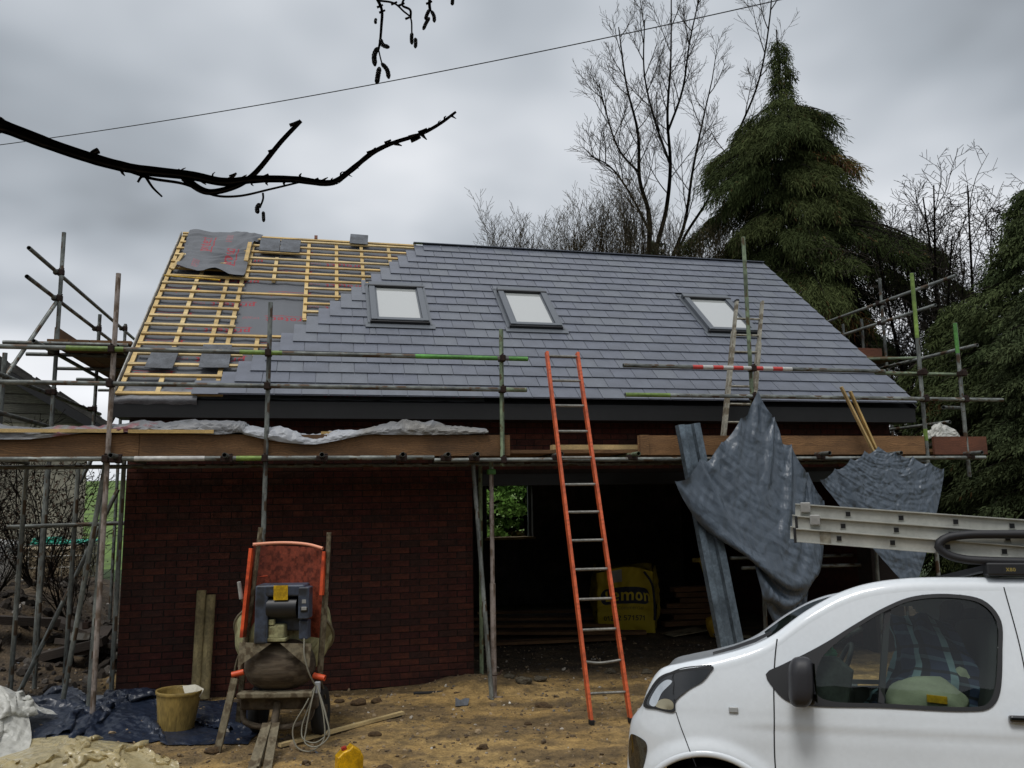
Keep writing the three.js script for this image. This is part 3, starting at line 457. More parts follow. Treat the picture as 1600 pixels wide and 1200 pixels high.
{
  const th = hthing('scaffold', 'galvanised tube scaffold with timber toe boards along the house front', 'scaffold', 3.4, 0, T0);
  const yL = 2.535, yT = 2.588, R = rng(8);
  // standards
  const st = (s, y0, y1, t, m, nm = 'standard') => tube(th, nm, P3(s, y0, t), P3(s + .004 * (y1 - y0), y1, t), m);
  st(-1.215, gh(-4.0, -8.0) - .05, 4.44, T0, M.tubeRust); st(.275, 1.0, 4.20, T0, M.tube); st(2.755, 2.47, 3.99, T0, M.tubeGreen); st(5.83, 2.45, 5.26, T0 + .06, M.tubeGreen); st(8.20, 2.40, 4.92, T0 + .06, M.tube); st(8.79, 2.30, 4.28, T0 + .06, M.tube);
  band(th, P3(8.20, 2.4, T0 + .06), P3(8.21, 4.92, T0 + .06), .66, .998, M.greenPaint); band(th, P3(8.79, 2.3, T0 + .06), P3(8.795, 4.28, T0 + .06), .8, .998, M.greenVivid); band(th, P3(8.2, 2.4, T0 + .06), P3(8.21, 4.92, T0 + .06), .14, .2, M.greenPaint);
  st(.275, 0, 1.0, T0, M.tubeDark); st(5.83, 0, 2.45, T0 + .06, M.tubeDark); st(8.20, 0, 2.4, T0 + .06, M.tubeDark);
  // inner standards by the wall
  for (const s of [-1.30, 2.70, 8.1]) st(s, 0, 2.6, .26, s === 2.70 ? M.tubeGreen : M.tubeDark, 'inner_standard');
  st(-1.36, 0, 2.6, -.28, M.tubeDark, 'inner_standard'); st(-1.85, 0, 2.6, .6, M.tubeDark, 'inner_standard'); st(-2.28, 0, 2.6, .3, M.tubeDark, 'inner_standard'); st(-2.44, 0, 2.6, 1.5, M.tubeDark, 'inner_standard');
  // ledger and guard rails
  const lg = (a, b, y, t, m, nm) => tube(th, nm, P3(a, y, t), P3(b, y, t), m);
  lg(-3.2, 2.0, yL + .03, T0 - .05, M.tube, 'ledger'); lg(2.0, 8.95, yL, T0 - .05, M.tube, 'ledger'); lg(-3.2, 9.0, yL, .2, M.tubeDark, 'ledger');
  band(th, P3(0, yL + .03, T0 - .05), P3(1, yL + .03, T0 - .05), -.95, -.3, M.white); band(th, P3(0, yL + .03, T0 - .05), P3(1, yL + .03, T0 - .05), -.0, .3, M.greenPaint);
  const gy1 = 3.652, gy2 = 3.305;
  lg(-3.2, 3.05, gy1, T0 - .05, M.tubeDark, 'guard_rail'); lg(-3.2, 3.03, gy2, T0 - .05, M.tube, 'guard_rail'); lg(4.19, 7.64, gy1 - .038, T0 - .0, M.tube, 'guard_rail'); lg(4.2, 9.35, gy2 - .03, T0 - .0, M.tube, 'guard_rail'); lg(7.6, 8.95, gy1 - .04, T0 + .12, M.tubeGreen, 'guard_rail');
  const bl = (s0, s1, y, m, t = T0 - .05) => band(th, P3(s0, y, t), P3(s1, y, t), 0, 1, m);
  bl(-1.62, -1.1, gy1, M.greenPaint); bl(.0, .42, gy1, M.greenPaint); bl(1.8, 2.7, gy1, M.greenVivid); bl(2.83, 3.045, gy1, M.greenVivid); bl(2.79, 3.02, gy2, M.tubeGreen); bl(4.205, 4.75, gy2 - .03, M.greenPaint, T0);
  { const red = S({ color: 0xb23a35, roughness: .6 }), wh = M.white; for (let i = 0; i < 10; i++) bl(5.05 + i * .13, 5.05 + i * .13 + .128, gy1 - .038, i % 2 ? wh : red, T0); }
  for (const [s, y, t] of [[-1.21, gy1, T0 - .03], [-1.21, gy2, T0 - .03], [.28, gy1, T0 - .03], [.28, gy2, T0 - .03], [2.76, gy1, T0 - .03], [2.76, gy2, T0 - .03], [-1.21, yL + .03, T0 - .03], [.275, yL + .03, T0 - .03], [2.755, yL, T0 - .03], [5.835, gy1 - .04, T0 + .02], [5.83, gy2 - .03, T0 + .02], [8.2, gy1 - .04, T0 + .02], [8.2, gy2 - .03, T0 + .02], [8.79, gy1 - .04, T0 + .02], [8.79, gy2 - .03, T0 + .02]]) coupler(th, P3(s, y, t));
  // transoms poking out under the boards
  for (const s of [-2.3, -1.12, -.093, .839, 1.651, 2.122, 2.429, 3.356, 4.237, 5.4, 6.614, 7.6, 8.72]) { tube(th, 'transom', P3(s, yT, T0 - .22 - .06 * R()), P3(s + .03, yT, .32), s === 4.237 ? M.tubeGreen : M.tube); coupler(th, P3(s, yT - .03, T0 - .05), 'z'); }
  // decking and toe boards
  boards(th, -3.2, .7, 2.634, -.72, .30, 'deck_board', 3); boards(th, .72, 4.6, 2.634, -.72, .30, 'deck_board', 4); boards(th, 4.62, 8.95, 2.634, -.72, .30, 'deck_board', 5);
  const toe = (s0, s1, y, m, t = -.742) => part(th, 'toe_board', box(s1 - s0, .225, .038, (s0 + s1) / 2, y, -t, s0 * .7, s0), m);
  toe(-3.3, -.935, 2.70, M.board); toe(-.93, 2.85, 2.70, M.board); toe(4.36, 8.16, 2.70, M.boardNew); toe(8.30, 9.08, 2.695, M.boardRed);
  part(th, 'board_end', box(.10, .228, .03, 4.42, 2.702, .78, 3, 3), M.board);
  // raking struts on the left
  tube(th, 'strut', P3(-1.62, .03, -.35), P3(-1.26, 2.56, -.62), M.tube); tube(th, 'strut', P3(-1.34, .05, -.45), P3(-1.30, 2.56, -.45), M.tube); coupler(th, P3(-1.40, .95, -.42));
  tube(th, 'strut', P3(-2.35, .05, .7), P3(-1.45, 2.3, .75), M.tubeDark); tube(th, 'strut', P3(-2.5, 1.9, .55), P3(-1.3, 1.92, .55), M.tubeDark);
  // leaning tube and adjustable prop by the wall end
  tube(th, 'strut', P3(2.64, .01, -.62), P3(2.50, 2.50, -.42), M.tube); 
}
{ // adjustable steel prop
  const th = hthing('steel_prop', 'rusty speckled adjustable steel prop under the scaffold by the brick wall', 'prop', 2.69, 0, -.5);
  part(th, 'outer_tube', rod(P3(2.69, .0, -.5), P3(2.69, 1.2, -.5), .031, .031, 14), M.tubeRust); part(th, 'inner_tube', rod(P3(2.69, 1.2, -.5), P3(2.69, 2.42, -.5), .024, .024, 14), M.tubeRust);
  part(th, 'collar', rbox(.09, .06, .09, .012, 2.69, 2.42, .5), M.greenVivid); part(th, 'top_tube', pipe(P3(2.69, 2.45, -.5), P3(2.69, 2.54, -.5)), M.tubeGreen); part(th, 'base_plate', box(.15, .008, .15, 2.69, .012, .5), M.tubeRust);
  part(th, 'handle', curveTube([P3(2.63, .28, -.56), P3(2.66, .25, -.6), P3(2.73, .26, -.6), P3(2.77, .29, -.55)], .006, 12, 5), M.coupler);
}
{ // scaffold along the left gable
  const th = hthing('scaffold', 'tube scaffold with dark raised platform beyond the left gable', 'scaffold', -2.3, 0, 2.5), s = -2.35;
  const tl = (s, t0, t1, y, m, nm) => tube(th, nm, P3(s, y, t0), P3(s, y, t1), m);
  tl(s, .15, 6.5, 4.945, M.tubeDark, 'guard_rail'); tl(s, .15, 6.0, 4.62, M.tubeDark, 'guard_rail'); tl(s + .03, .4, 6.5, 3.95, M.tubeDark, 'ledger'); tl(-1.5, .6, 6.5, 3.95, M.tubeDark, 'ledger'); tl(s - .05, -.6, 3.6, 3.47, M.tube, 'ledger'); tl(s - .05, -.9, 3.0, 3.08, M.tube, 'ledger');
  for (const [t, y0, y1] of [[1.12, 0, 5.45], [2.9, 3.2, 4.83], [4.4, 0, 5.02], [5.9, 3.2, 4.95]]) tube(th, 'standard', P3(s + .05, y0, t), P3(s + .05, y1, t), M.tube);
  tube(th, 'standard', P3(-2.42, 2.4, -.1), P3(-2.42, 3.72, -.1), M.tube); tube(th, 'standard', P3(-1.55, 0, 4.3), P3(-1.55, 5.0, 4.3), M.tubeDark); tube(th, 'standard', P3(-1.62, 0, 2.2), P3(-1.62, 3.95, 2.2), M.tubeDark);
  tube(th, 'brace', P3(-2.95, 2.6, .1), P3(s + .03, 4.62, 1.15), M.tube); tube(th, 'brace', P3(-2.2, 2.4, 2.0), P3(-1.6, 3.95, 2.2), M.tube);
  for (const [t, y] of [[1.12, 4.945], [1.12, 4.62], [2.9, 4.62], [4.4, 4.945], [1.12, 3.95], [2.9, 3.47], [1.12, 3.47]]) coupler(th, P3(s + .02, y, t), 'z');
  for (const t of [.75, 1.5, 2.6, 3.6, 4.8]) tube(th, 'transom', P3(-2.75, 3.99, t), P3(-1.42, 3.99, t), M.tube);
  for (let i = 0; i < 4; i++) part(th, 'deck_board', box(.222, .038, 5.6, -2.2 + i * .23, 4.035, -3.6, i, i), M.board);
  part(th, 'toe_board', box(.038, .225, 3.6, -2.34, 4.165, -3.0, 1, 2), M.board);
  tube(th, 'guard_rail', P3(-2.1, 4.72, 6.3), P3(-1.0, 4.72, 6.3), M.tube); tube(th, 'guard_rail', P3(-2.1, 4.3, 6.3), P3(-1.0, 4.3, 6.3), M.tube);
}
{ // scaffold along the right gable
  const th = hthing('scaffold', 'tube scaffold guard rails beyond the right gable among conifers', 'scaffold', 9.6, 0, 2), s = 9.62;
  const tl = (t0, t1, y, m, nm, ss = s) => tube(th, nm, P3(ss, y, t0), P3(ss, y, t1), m);
  tl(.05, 5.0, 5.18, M.tubeDark, 'guard_rail'); tl(.5, 5.0, 4.855, M.tubeDark, 'guard_rail'); tl(-.2, 4.5, 4.12, M.tubeDark, 'ledger'); tl(.3, 4.5, 3.1, M.tubeDark, 'ledger', 9.5);
  for (const [t, y0, y1] of [[1.72, 0, 5.60], [2.25, 4.1, 5.04], [2.75, 4.1, 5.06], [4.6, 0, 5.5]]) tube(th, 'standard', P3(s + .05, y0, t), P3(s + .05, y1, t), M.tube);
  for (const [t, y] of [[1.72, 5.18], [1.72, 4.855]]) coupler(th, P3(s + .02, y, t), 'z');
  tube(th, 'transom', P3(8.85, 4.16, 1.3), P3(9.9, 4.16, 1.0), M.tubeGreen); tube(th, 'transom', P3(8.8, 3.22, -.4), P3(9.75, 3.30, .3), M.tube); tube(th, 'transom', P3(8.6, 2.72, -.2), P3(9.6, 2.85, .4), M.tube);
  for (let i = 0; i < 3; i++) part(th, 'deck_board', box(.222, .038, 4, 9.0 + i * .23, 4.2, -3.3, i, i), M.board);
  part(th, 'toe_board', box(.62, .225, .038, 9.3, 4.32, -1.75, 2, 2), M.boardRed);
}
{ // things lying on the front platform
  const th = (n, l, c, g, m, gr) => { g.rotateY(PSI); g.translate(HX, 0, HZ); return solo(n, l, c, g, m, gr); };
  th('timber_batten', 'long yellow batten along the toe board at the scaffold left end', 'batten', box(1.75, .035, .025, -1.95, 2.842, .80, 1, 1), M.batten[0]);
  th('timber_batten', 'yellow batten on the toe board beside the rusty scaffold standard', 'batten', box(.80, .035, .025, -.63, 2.838, .80, 2, 2), M.batten[1]);
  th('timber_batten', 'short yellow batten end under the white fold of loose membrane', 'batten', box(.35, .03, .025, 1.0, 2.835, .72, 2, 5), M.batten[1]);
  th('pine_plank', 'clean pale pine plank lying beside the orange ladder head', 'plank', box(1.02, .055, .10, 3.86, 2.682, .66, 5, 2), M.pine);
  for (const [a, b, l] of [[6.965, 7.42, 'pale sawn timber leaning on the guard rail, taller of two'], [7.085, 7.46, 'golden sawn timber leaning on the guard rail, shorter of two']]) th('timber_length', l, 'timber', bar(P3(b, 2.42, -.88), P3(a, a < 7 ? 3.40 : 3.345, -.86), .022, .045, V(0, 0, 1)), a < 7 ? M.pine : M.batten[1], 'timbers leaning on the guard rail');
  // crumpled membrane over the toe boards
  const prof = [[-3.1, 2.90, 2.72], [-2.4, 2.92, 2.76], [-1.9, 2.90, 2.76], [-1.45, 2.90, 2.82], [-1.1, 2.93, 2.83], [-.7, 2.965, 2.83], [-.2, 2.955, 2.81], [.02, 2.95, 2.83], [.10, 2.90, 2.80], [.45, 2.89, 2.73], [.75, 2.83, 2.71], [1.0, 2.86, 2.75], [1.3, 2.88, 2.81], [1.6, 2.97, 2.81], [1.9, 2.96, 2.81], [2.25, 2.93, 2.815], [2.6, 2.88, 2.83]];
  const rows = []; for (let j = 0; j < 5; j++) rows.push(prof.map(([s, top, bot], i) => { const k = Math.sin(i * 2.3) * .03; return [[s, bot, .800], [s, lerp(bot, top, .45), .795 + k * .3], [s + .03 * Math.sin(i), top, .70 + k], [s, top - .10, .60 + k], [s, 2.68, .42]][j]; }));
  const g = sheet(rows, 150, 16, .03, 7, .8), col = [], p = g.attributes.position;
  for (let i = 0; i < p.count; i++) { const s = p.getX(i), w = sm(-.02, .1, s + .1 * fbm(s * 4, p.getY(i) * 6, 2, 3)) * (1 - sm(1.15, 1.3, s)), d = sm(.0, .25, fbm(s * 2.2, p.getY(i) * 3, 5, 4) + (s > 1.2 ? .12 : -.08)), red = (s > -1.7 && s < -.75 && fbm(s * 6, p.getY(i) * 14, 1, 2) > .04) ? 1 : 0; const b = [lerp(.15, .32, w), lerp(.155, .335, w), lerp(.165, .36, w)]; const q = b.map((v, k) => lerp(lerp(v, [.16, .15, .13][k], d * .7 * (1 - w)), [.2, .05, .06][k], red * .8)); col.push(...q); }
  g.setAttribute('color', new THREE.Float32BufferAttribute(col, 3));
  th('underlay_strip', 'long crumpled grey and white membrane strip draped over the toe boards', 'membrane', g, S({ vertexColors: true, roughness: .5, side: D2 }));
  // folded white plastic on the right-hand platform
  const r2 = [[[8.62, 2.82, .3], [8.9, 2.84, .25], [9.25, 2.83, .2]], [[8.66, 2.86, .2], [8.98, 3.05, .1], [9.22, 2.93, .1]], [[8.7, 2.82, -.05], [9.0, 2.86, -.1], [9.3, 2.82, -.1]]];
  th('plastic_sheet', 'folded pale plastic sheet heaped on the platform by the conifers', 'sheeting', sheet(r2, 14, 14, .06, 2, .8), M.polyWhite);
}
// ---------------------------------------------------------------- ladders
{
  const th = hthing('ladder', 'orange fibreglass ladder with grey rungs standing before the dark opening', 'ladder', 3.53, 0, -1.8);
  const A = [3.357, .0, -1.80], B = [3.245, 3.72, -.93], A2 = [3.735, .0, -1.84], B2 = [3.60, 3.72, -.93], up = V(0, .23, 1);
  const L = (A, B, f) => P3(lerp(A[0], B[0], f), lerp(A[1], B[1], f), lerp(A[2], B[2], f));
  const chan = (a, b, side) => merge([bar(a, b, .008, .07, up, 1), bar(a.clone().add(V(side * .012, 0, .031)), b.clone().add(V(side * .012, 0, .031)), .028, .008, up, 2), bar(a.clone().add(V(side * .012, 0, -.031)), b.clone().add(V(side * .012, 0, -.031)), .028, .008, up, 2)]);
  const body = (a, b) => bar(a, b, .030, .065, up, 2);
  part(th, 'stile', body(L(A, B, 0), L(A, B, 1)), M.orangeBright); part(th, 'stile', body(L(A2, B2, 0), L(A2, B2, 1)), M.orangeBright);
  for (let i = 0; i < 13; i++) { const f = (.27 + i * .292) / 3.82, a = L(A, B, f), b = L(A2, B2, f); const bent = i === 1; part(th, 'rung', bent ? curveTube([a, a.clone().lerp(b, .4).add(V(0, -.02, 0)), b], .014, 10, 7) : rod(a, b, .0145, .0145, 8), M.rung); }
  for (const [a] of [[L(A, B, 0)], [L(A2, B2, 0)]]) part(th, 'foot', rbox(.04, .05, .075, .008, a.x, a.y + .02, a.z), M.rubber);
}
{
  const th = hthing('ladder', 'worn metal ladder standing on the platform and leaning over the eaves', 'ladder', 5.75, 2.65, -.4);
  const L = (l, f) => P3(lerp(l ? 5.90 : 5.53, l ? 6.50 : 6.13, f), lerp(2.66, 4.66, f), lerp(-.5, .02, f));
  for (const l of [0, 1]) { part(th, 'stile', bar(L(l, 0), L(l, 1), .03, .06, V(0, .25, 1), l), M.aluDull); part(th, 'stile_sleeve', bar(L(l, .0), L(l, l ? .70 : .78), .045, .072, V(0, .25, 1), l + 2), M.aluDull); }
  for (let i = 0; i < 8; i++) { const f = (.12 + i * .25) / 2.15; part(th, 'rung', rod(L(0, f), L(1, f), .015, .015, 8), M.aluDull); }
  const c = L(0, 1.0); part(th, 'end_cap', rbox(.04, .03, .07, .006, c.x, c.y, c.z), M.black);
}
// ---------------------------------------------------------------- sheet steel and tarpaulins hung on the scaffold
{
  const th = hthing('steel_lintel', 'long galvanised pressed steel channel leaning on the scaffold', 'steel channel', 5.1, 0, -1.5);
  const a = P3(5.17, .02, -1.36), b = P3(4.90, 2.93, -.96), sh = new THREE.Shape(), W = .155, q = [[-W, .05], [-W + .02, .0], [-.06, .0], [-.04, .035], [.035, .035], [.055, 0], [W - .02, 0], [W, .05], [W - .006, .052], [W - .024, .006], [.058, .006], [.038, .041], [-.043, .041], [-.063, .006], [-W + .024, .006], [-W + .006, .052]];
  q.forEach((p, i) => i ? sh.lineTo(p[0], p[1]) : sh.moveTo(p[0], p[1])); sh.closePath();
  const g = metricUV(new THREE.ExtrudeGeometry(sh, { depth: a.distanceTo(b), bevelEnabled: false }));
  const z = b.clone().sub(a).normalize(), x = V(1, 0, 0).addScaledVector(z, -z.x).normalize(), y = V(0, 0, 0).crossVectors(z, x); g.applyMatrix4(new THREE.Matrix4().makeBasis(x, y, z)); g.translate(a.x, a.y, a.z); part(th, 'channel', g, M.zinc);
}
{ // hung by their corners, the rest falls where it will
  const wallZ = (x, y) => (y > 2.5 && y < 2.85 ? .80 : y > 2.4 ? .90 : x < 5.3 ? .80 + (2.95 - y) * .155 + .09 : .86);
  const hang = (n, l, o) => { const g = cloth({ ...o, wall: wallZ }); g.rotateY(PSI); g.translate(HX, 0, HZ); return solo(n, l, 'tarpaulin', g, M.tarp); };
  const four = (A, B, C, D, k) => { const at = (u, v, q) => lerp(lerp(A[q], B[q], u), lerp(D[q], C[q], u), v), e = (P, Q) => Math.hypot(...P.map((x, i) => x - Q[i])); return { init: (u, v) => [at(u, v, 0), at(u, v, 1), at(u, v, 2) + .05 * Math.sin(u * 9 + v * 4) + .04 * Math.sin(v * 15 - u * 3)], rest: (u, v) => [at(u, v, 0) * k, at(u, v, 1) * k], pins: [[0, 0, A], [1, 0, B], [0, 1, D]], W: 1.8 * k, Hh: 2 * k }; };
  hang('tarpaulin', 'large crumpled blue tarpaulin hanging from a peak on the guard rail', { ...four([5.83, 3.34, .885], [4.60, 2.28, 1.16], [5.98, .40, 1.10], [6.53, 2.04, .98], 1.045), pins: [[0, 0, [5.83, 3.34, .885]], [1, 0, [4.60, 2.28, 1.16]], [0, 1, [6.53, 2.04, 1.0]], [1, 1, [5.96, .40, 1.08]], [.25, 0, [5.54, 3.0, .98]], [.5, 0, [5.24, 2.72, 1.06]], [.75, 0, [4.93, 2.52, 1.12]], [0, .25, [6.0, 3.02, .93]], [0, .5, [6.18, 2.70, .96]], [0, .75, [6.36, 2.37, .98]], [1, .45, [5.44, 1.66, 1.16]], [1, .75, [5.62, .98, 1.12]], [.5, 1, [6.26, 1.22, 1.04]]], nu: 60, nv: 60, seed: 5, stiff: .04, passes: 16, steps: 160, g: -5, wind: [-.3, 0, .8], crease: 0 });
  hang('tarpaulin', 'smaller blue tarpaulin draped below the two leaning timbers', { ...four([7.36, 2.67, .93], [6.49, 2.28, 1.0], [7.5, 1.10, 1.0], [8.20, 2.40, 1.0], 1.045), pins: [[0, 0, [7.36, 2.67, .93]], [1, 0, [6.49, 2.28, 1.0]], [0, 1, [8.20, 2.40, 1.0]], [.25, 0, [7.14, 2.62, .97]], [.5, 0, [6.92, 2.53, 1.0]], [.75, 0, [6.70, 2.41, 1.0]], [0, .25, [7.57, 2.61, .96]], [0, .5, [7.79, 2.55, .98]], [0, .75, [8.0, 2.48, 1.0]]], nu: 44, nv: 44, seed: 8, stiff: .04, passes: 16, steps: 140, g: -5, wind: [.1, 0, .7], crease: 0 });
}
// ---------------------------------------------------------------- yard: cement mixer
{
  const O = V(-2.11, 0, -7.55), th = thing('cement_mixer', 'muddy orange electric cement mixer with blue motor box in the yard', 'cement mixer', O.clone().setY(gh(O.x, O.z)));
  const L = (x, y, Z = 7.5) => V(x - O.x, y, -Z - O.z), P = (n, g, m) => part(th, n, g, m);
  // drum, mouth tipped up and away
  const dp = [[.0, -.36], [.16, -.36], [.28, -.30], [.385, -.14], [.43, .02], [.425, .08], [.37, .26], [.27, .44], [.235, .47], [.225, .46], [.26, .43], [.36, .25], [.41, .07], [.40, .0]].map(p => new THREE.Vector2(...p));
  const dg = new THREE.LatheGeometry(dp, 36).toNonIndexed(); { const uv = dg.attributes.uv; for (let i = 0; i < uv.count; i++) uv.setXY(i, uv.getX(i) * 2.6, uv.getY(i) * 1.5); } dg.scale(1.06, 1.06, 1.06); dg.rotateX(-.75); { const c = L(-2.20, .86, 7.88); dg.translate(c.x, c.y, c.z); }
  const drum = P('drum', dg, M.concreteDrum); part(drum, 'drum_band', (() => { const g = new THREE.TorusGeometry(.456, .018, 8, 40).toNonIndexed(); g.rotateX(Math.PI / 2 - .75); const c = L(-2.20, .86, 7.88); g.translate(c.x, c.y + .03, c.z - .03); return g; })(), M.muddyGrey);
  // dark gear bowl under the motor
  const bg = new THREE.SphereGeometry(1, 28, 20).toNonIndexed(); { const p = bg.attributes.position; for (let i = 0; i < p.count; i++) { const x = p.getX(i), y = p.getY(i), z = p.getZ(i); const k = y > 0 ? 1 : .86; p.setXYZ(i, Math.sign(x) * Math.abs(x) ** .72 * .315, y * .235 * k, z * .2); } bg.computeVertexNormals(); const c = L(-2.11, .665, 7.48); bg.translate(c.x, c.y, c.z); } P('gear_bowl', bg, M.muddy);
  const plate = (a, b, c) => { const g = new THREE.BufferGeometry(); const n = V(0, 0, -.012), q = [a, b, c, ...[a, b, c].map(v => v.clone().add(n))], f = [0, 1, 2, 5, 4, 3, 0, 3, 4, 0, 4, 1, 1, 4, 5, 1, 5, 2, 2, 5, 3, 2, 3, 0]; g.setAttribute('position', new THREE.Float32BufferAttribute(f.flatMap(i => q[i].toArray()), 3)); g.setAttribute('uv', new THREE.Float32BufferAttribute(f.flatMap(i => [q[i].x, q[i].y]), 2)); g.computeVertexNormals(); return g; };
  P('skirt_plate', plate(L(-2.42, .90, 7.30), L(-2.42, .70, 7.27), L(-2.13, .895, 7.25)), M.muddyGrey); P('skirt_plate', plate(L(-2.05, .895, 7.25), L(-1.80, .68, 7.27), L(-1.79, .88, 7.30)), M.muddyGrey);
  P('bowl_rim', rbox(.66, .05, .12, .015, ...L(-2.105, .45, 7.36).toArray()), M.muddyGrey); P('bearing_bar', rbox(.68, .11, .10, .02, ...L(-2.1, .36, 7.46).toArray()), M.muddy);
  // orange hood: ribbed curved back, two flanges, pale lip
  const rows = []; for (let j = 0; j <= 8; j++) { const f = j / 8, y = lerp(1.725, .93, f), w = lerp(.315, .345, f), r = []; for (let i = 0; i <= 12; i++) { const k = i / 12 * 2 - 1; r.push([-2.055 - .03 * f + k * w - O.x, y - .04 * (k + 1) / 2, -(7.50 + .16 * (1 - k * k) * (1 - f * .3) - .05 * (1 - f) + .004 * Math.cos(i * Math.PI)) - O.z]); } rows.push(r); }
  const hg = sheet(rows, 60, 30, .0, 1); P('hood', hg, S({ color: 0x94452f, map: rp(T.dirt, 2.2), roughness: .6, side: D2 }));
  P('hood_lip', curveTube([L(-2.37, 1.735, 7.43), L(-2.20, 1.742, 7.50), L(-2.04, 1.738, 7.53), L(-1.88, 1.722, 7.50), L(-1.735, 1.69, 7.43)], .014, 20, 8), S({ color: 0xe39b7c, roughness: .55 }));
  P('hood_flange', bar(L(-2.385, 1.70, 7.46), L(-2.425, .93, 7.40), .028, .10, V(0, 0, 1)), M.orange); P('hood_flange', bar(L(-1.725, 1.66, 7.46), L(-1.735, 1.28, 7.42), .026, .09, V(0, 0, 1)), M.orange);
  for (const y of [1.56, 1.44]) P('hood_rib', curveTube([L(-2.36, y, 7.50), L(-2.2, y + .005, 7.60), L(-2.04, y, 7.625), L(-1.9, y - .01, 7.60), L(-1.74, y - .03, 7.50)], .007, 18, 6), M.orange);
  // yoke tubes and axle stubs
  P('yoke_tube', merge([pipe(L(-2.47, .60, 7.5), L(-2.385, 1.2, 7.48), .025), pipe(L(-2.385, 1.18, 7.48), L(-2.315, 1.885, 7.47), .021)]), M.muddyGrey); P('yoke_tube', merge([pipe(L(-1.76, .56, 7.5), L(-1.715, 1.3, 7.48), .027), pipe(L(-1.715, 1.28, 7.48), L(-1.69, 1.83, 7.47), .021)]), M.muddyGrey);
  P('axle_stub', pipe(L(-2.52, .605, 7.42), L(-2.42, .625, 7.44), .026, .008), M.orange); P('axle_stub', pipe(L(-1.80, .585, 7.44), L(-1.695, .565, 7.42), .026, .008), M.orange);
  // motor housing
  const mt = P('motor_housing', merge([rbox(.115, .50, .22, .02, ...L(-2.225, 1.14, 7.36).toArray()), rbox(.36, .10, .22, .02, ...L(-2.03, 1.34, 7.36).toArray()), rbox(.30, .32, .12, .02, ...L(-2.03, 1.14, 7.43).toArray())]), M.motor);
  part(mt, 'motor_body', (() => { const g = new THREE.CylinderGeometry(.095, .095, .26, 20).toNonIndexed(); g.rotateZ(Math.PI / 2); const c = L(-2.05, 1.19, 7.33); g.translate(c.x, c.y, c.z); return g; })(), M.black);
  part(mt, 'switch_box', merge([rbox(.095, .27, .14, .012, ...L(-1.85, 1.235, 7.30).toArray()), rbox(.08, .16, .12, .012, ...L(-1.86, 1.0, 7.34).toArray())]), M.motor);
  part(mt, 'switch', rbox(.045, .03, .012, .004, ...L(-1.842, 1.19, 7.222).toArray()), M.white); part(mt, 'switch_label', box(.035, .032, .003, ...L(-1.845, 1.25, 7.228).toArray()), M.white); part(mt, 'switch_recess', rbox(.065, .04, .01, .004, ...L(-1.842, 1.18, 7.228).toArray()), M.black);
  part(mt, 'label', box(.125, .125, .004, ...L(-2.055, 1.325, 7.247).toArray()), M.yellow);
  part(mt, 'gearbox', merge([rbox(.15, .13, .12, .025, ...L(-2.10, .985, 7.34).toArray()), rbox(.18, .03, .14, .008, ...L(-2.10, .92, 7.34).toArray()), rbox(.05, .05, .05, .008, ...L(-2.14, 1.07, 7.30).toArray())]), M.concreteDrum);
  P('lever', rod(L(-2.40, 1.12, 7.47), L(-2.455, 1.27, 7.42), .011, .011, 8), M.muddyGrey); P('lever_grip', rod(L(-2.455, 1.26, 7.42), L(-2.475, 1.41, 7.40), .019, .017, 10), M.white);
  // stand
  P('leg', bar(L(-2.478, .585, 7.38), L(-2.565, .01, 7.25), .02, .065, V(1, 0, .2)), M.muddyGrey); P('leg', bar(L(-2.50, .78, 7.7), L(-2.66, .01, 8.05), .02, .05, V(1, 0, .2)), M.muddyGrey);
  P('leg', bar(L(-1.78, .56, 7.5), L(-1.80, .30, 7.85), .03, .05, V(1, 0, .2)), M.muddy);
  P('linkage', curveTube([L(-2.44, 1.0, 7.7), L(-2.55, .75, 7.72), L(-2.6, .6, 7.75), L(-2.62, .33, 7.8)], .011, 14, 6), M.muddyGrey);
  P('cross_bar', bar(L(-2.66, .32, 7.72), L(-1.78, .32, 7.72), .025, .025), M.muddy); P('loop_tube', curveTube([L(-2.43, .33, 7.5), L(-2.41, .21, 7.46), L(-2.25, .165, 7.42), L(-1.98, .165, 7.42), L(-1.84, .22, 7.46), L(-1.81, .33, 7.5)], .026, 30, 8), M.muddy);
  P('neck_post', rod(L(-2.105, .36, 7.42), L(-2.11, .17, 7.30), .035, .03, 10), M.muddy);
  P('front_foot', merge([bar(L(-2.135, .25, 7.2), L(-2.13, -.01, 6.80), .012, .07, V(1, 0, 0)), bar(L(-2.06, .25, 7.2), L(-2.005, -.01, 6.80), .012, .07, V(1, 0, 0)), bar(L(-2.10, .24, 7.2), L(-2.08, .0, 6.82), .06, .02, V(1, 0, 0))]), M.muddyGrey);
  const wl = P('wheel', (() => { const g = new THREE.LatheGeometry([[.0, -.02], [.13, -.02], [.14, -.045], [.20, -.045], [.215, -.02], [.215, .02], [.20, .045], [.14, .045], [.13, .02], [0, .02]].map(p => new THREE.Vector2(...p)), 32).toNonIndexed(); g.rotateZ(Math.PI / 2 + .06); const c = L(-1.80, .225, 7.72); g.translate(c.x, c.y, c.z); return g; })(), M.rubber);
  part(wl, 'hub', (() => { const g = new THREE.CylinderGeometry(.05, .05, .11, 14).toNonIndexed(); g.rotateZ(Math.PI / 2); const c = L(-1.80, .225, 7.72); g.translate(c.x, c.y, c.z); return g; })(), M.muddy);
  P('wheel', (() => { const g = new THREE.LatheGeometry([[.0, -.02], [.13, -.02], [.14, -.045], [.20, -.045], [.215, -.02], [.215, .02], [.20, .045], [.14, .045], [.13, .02], [0, .02]].map(p => new THREE.Vector2(...p)), 24).toNonIndexed(); g.rotateZ(Math.PI / 2); const c = L(-2.40, .225, 7.85); g.translate(c.x, c.y, c.z); return g; })(), M.rubber);
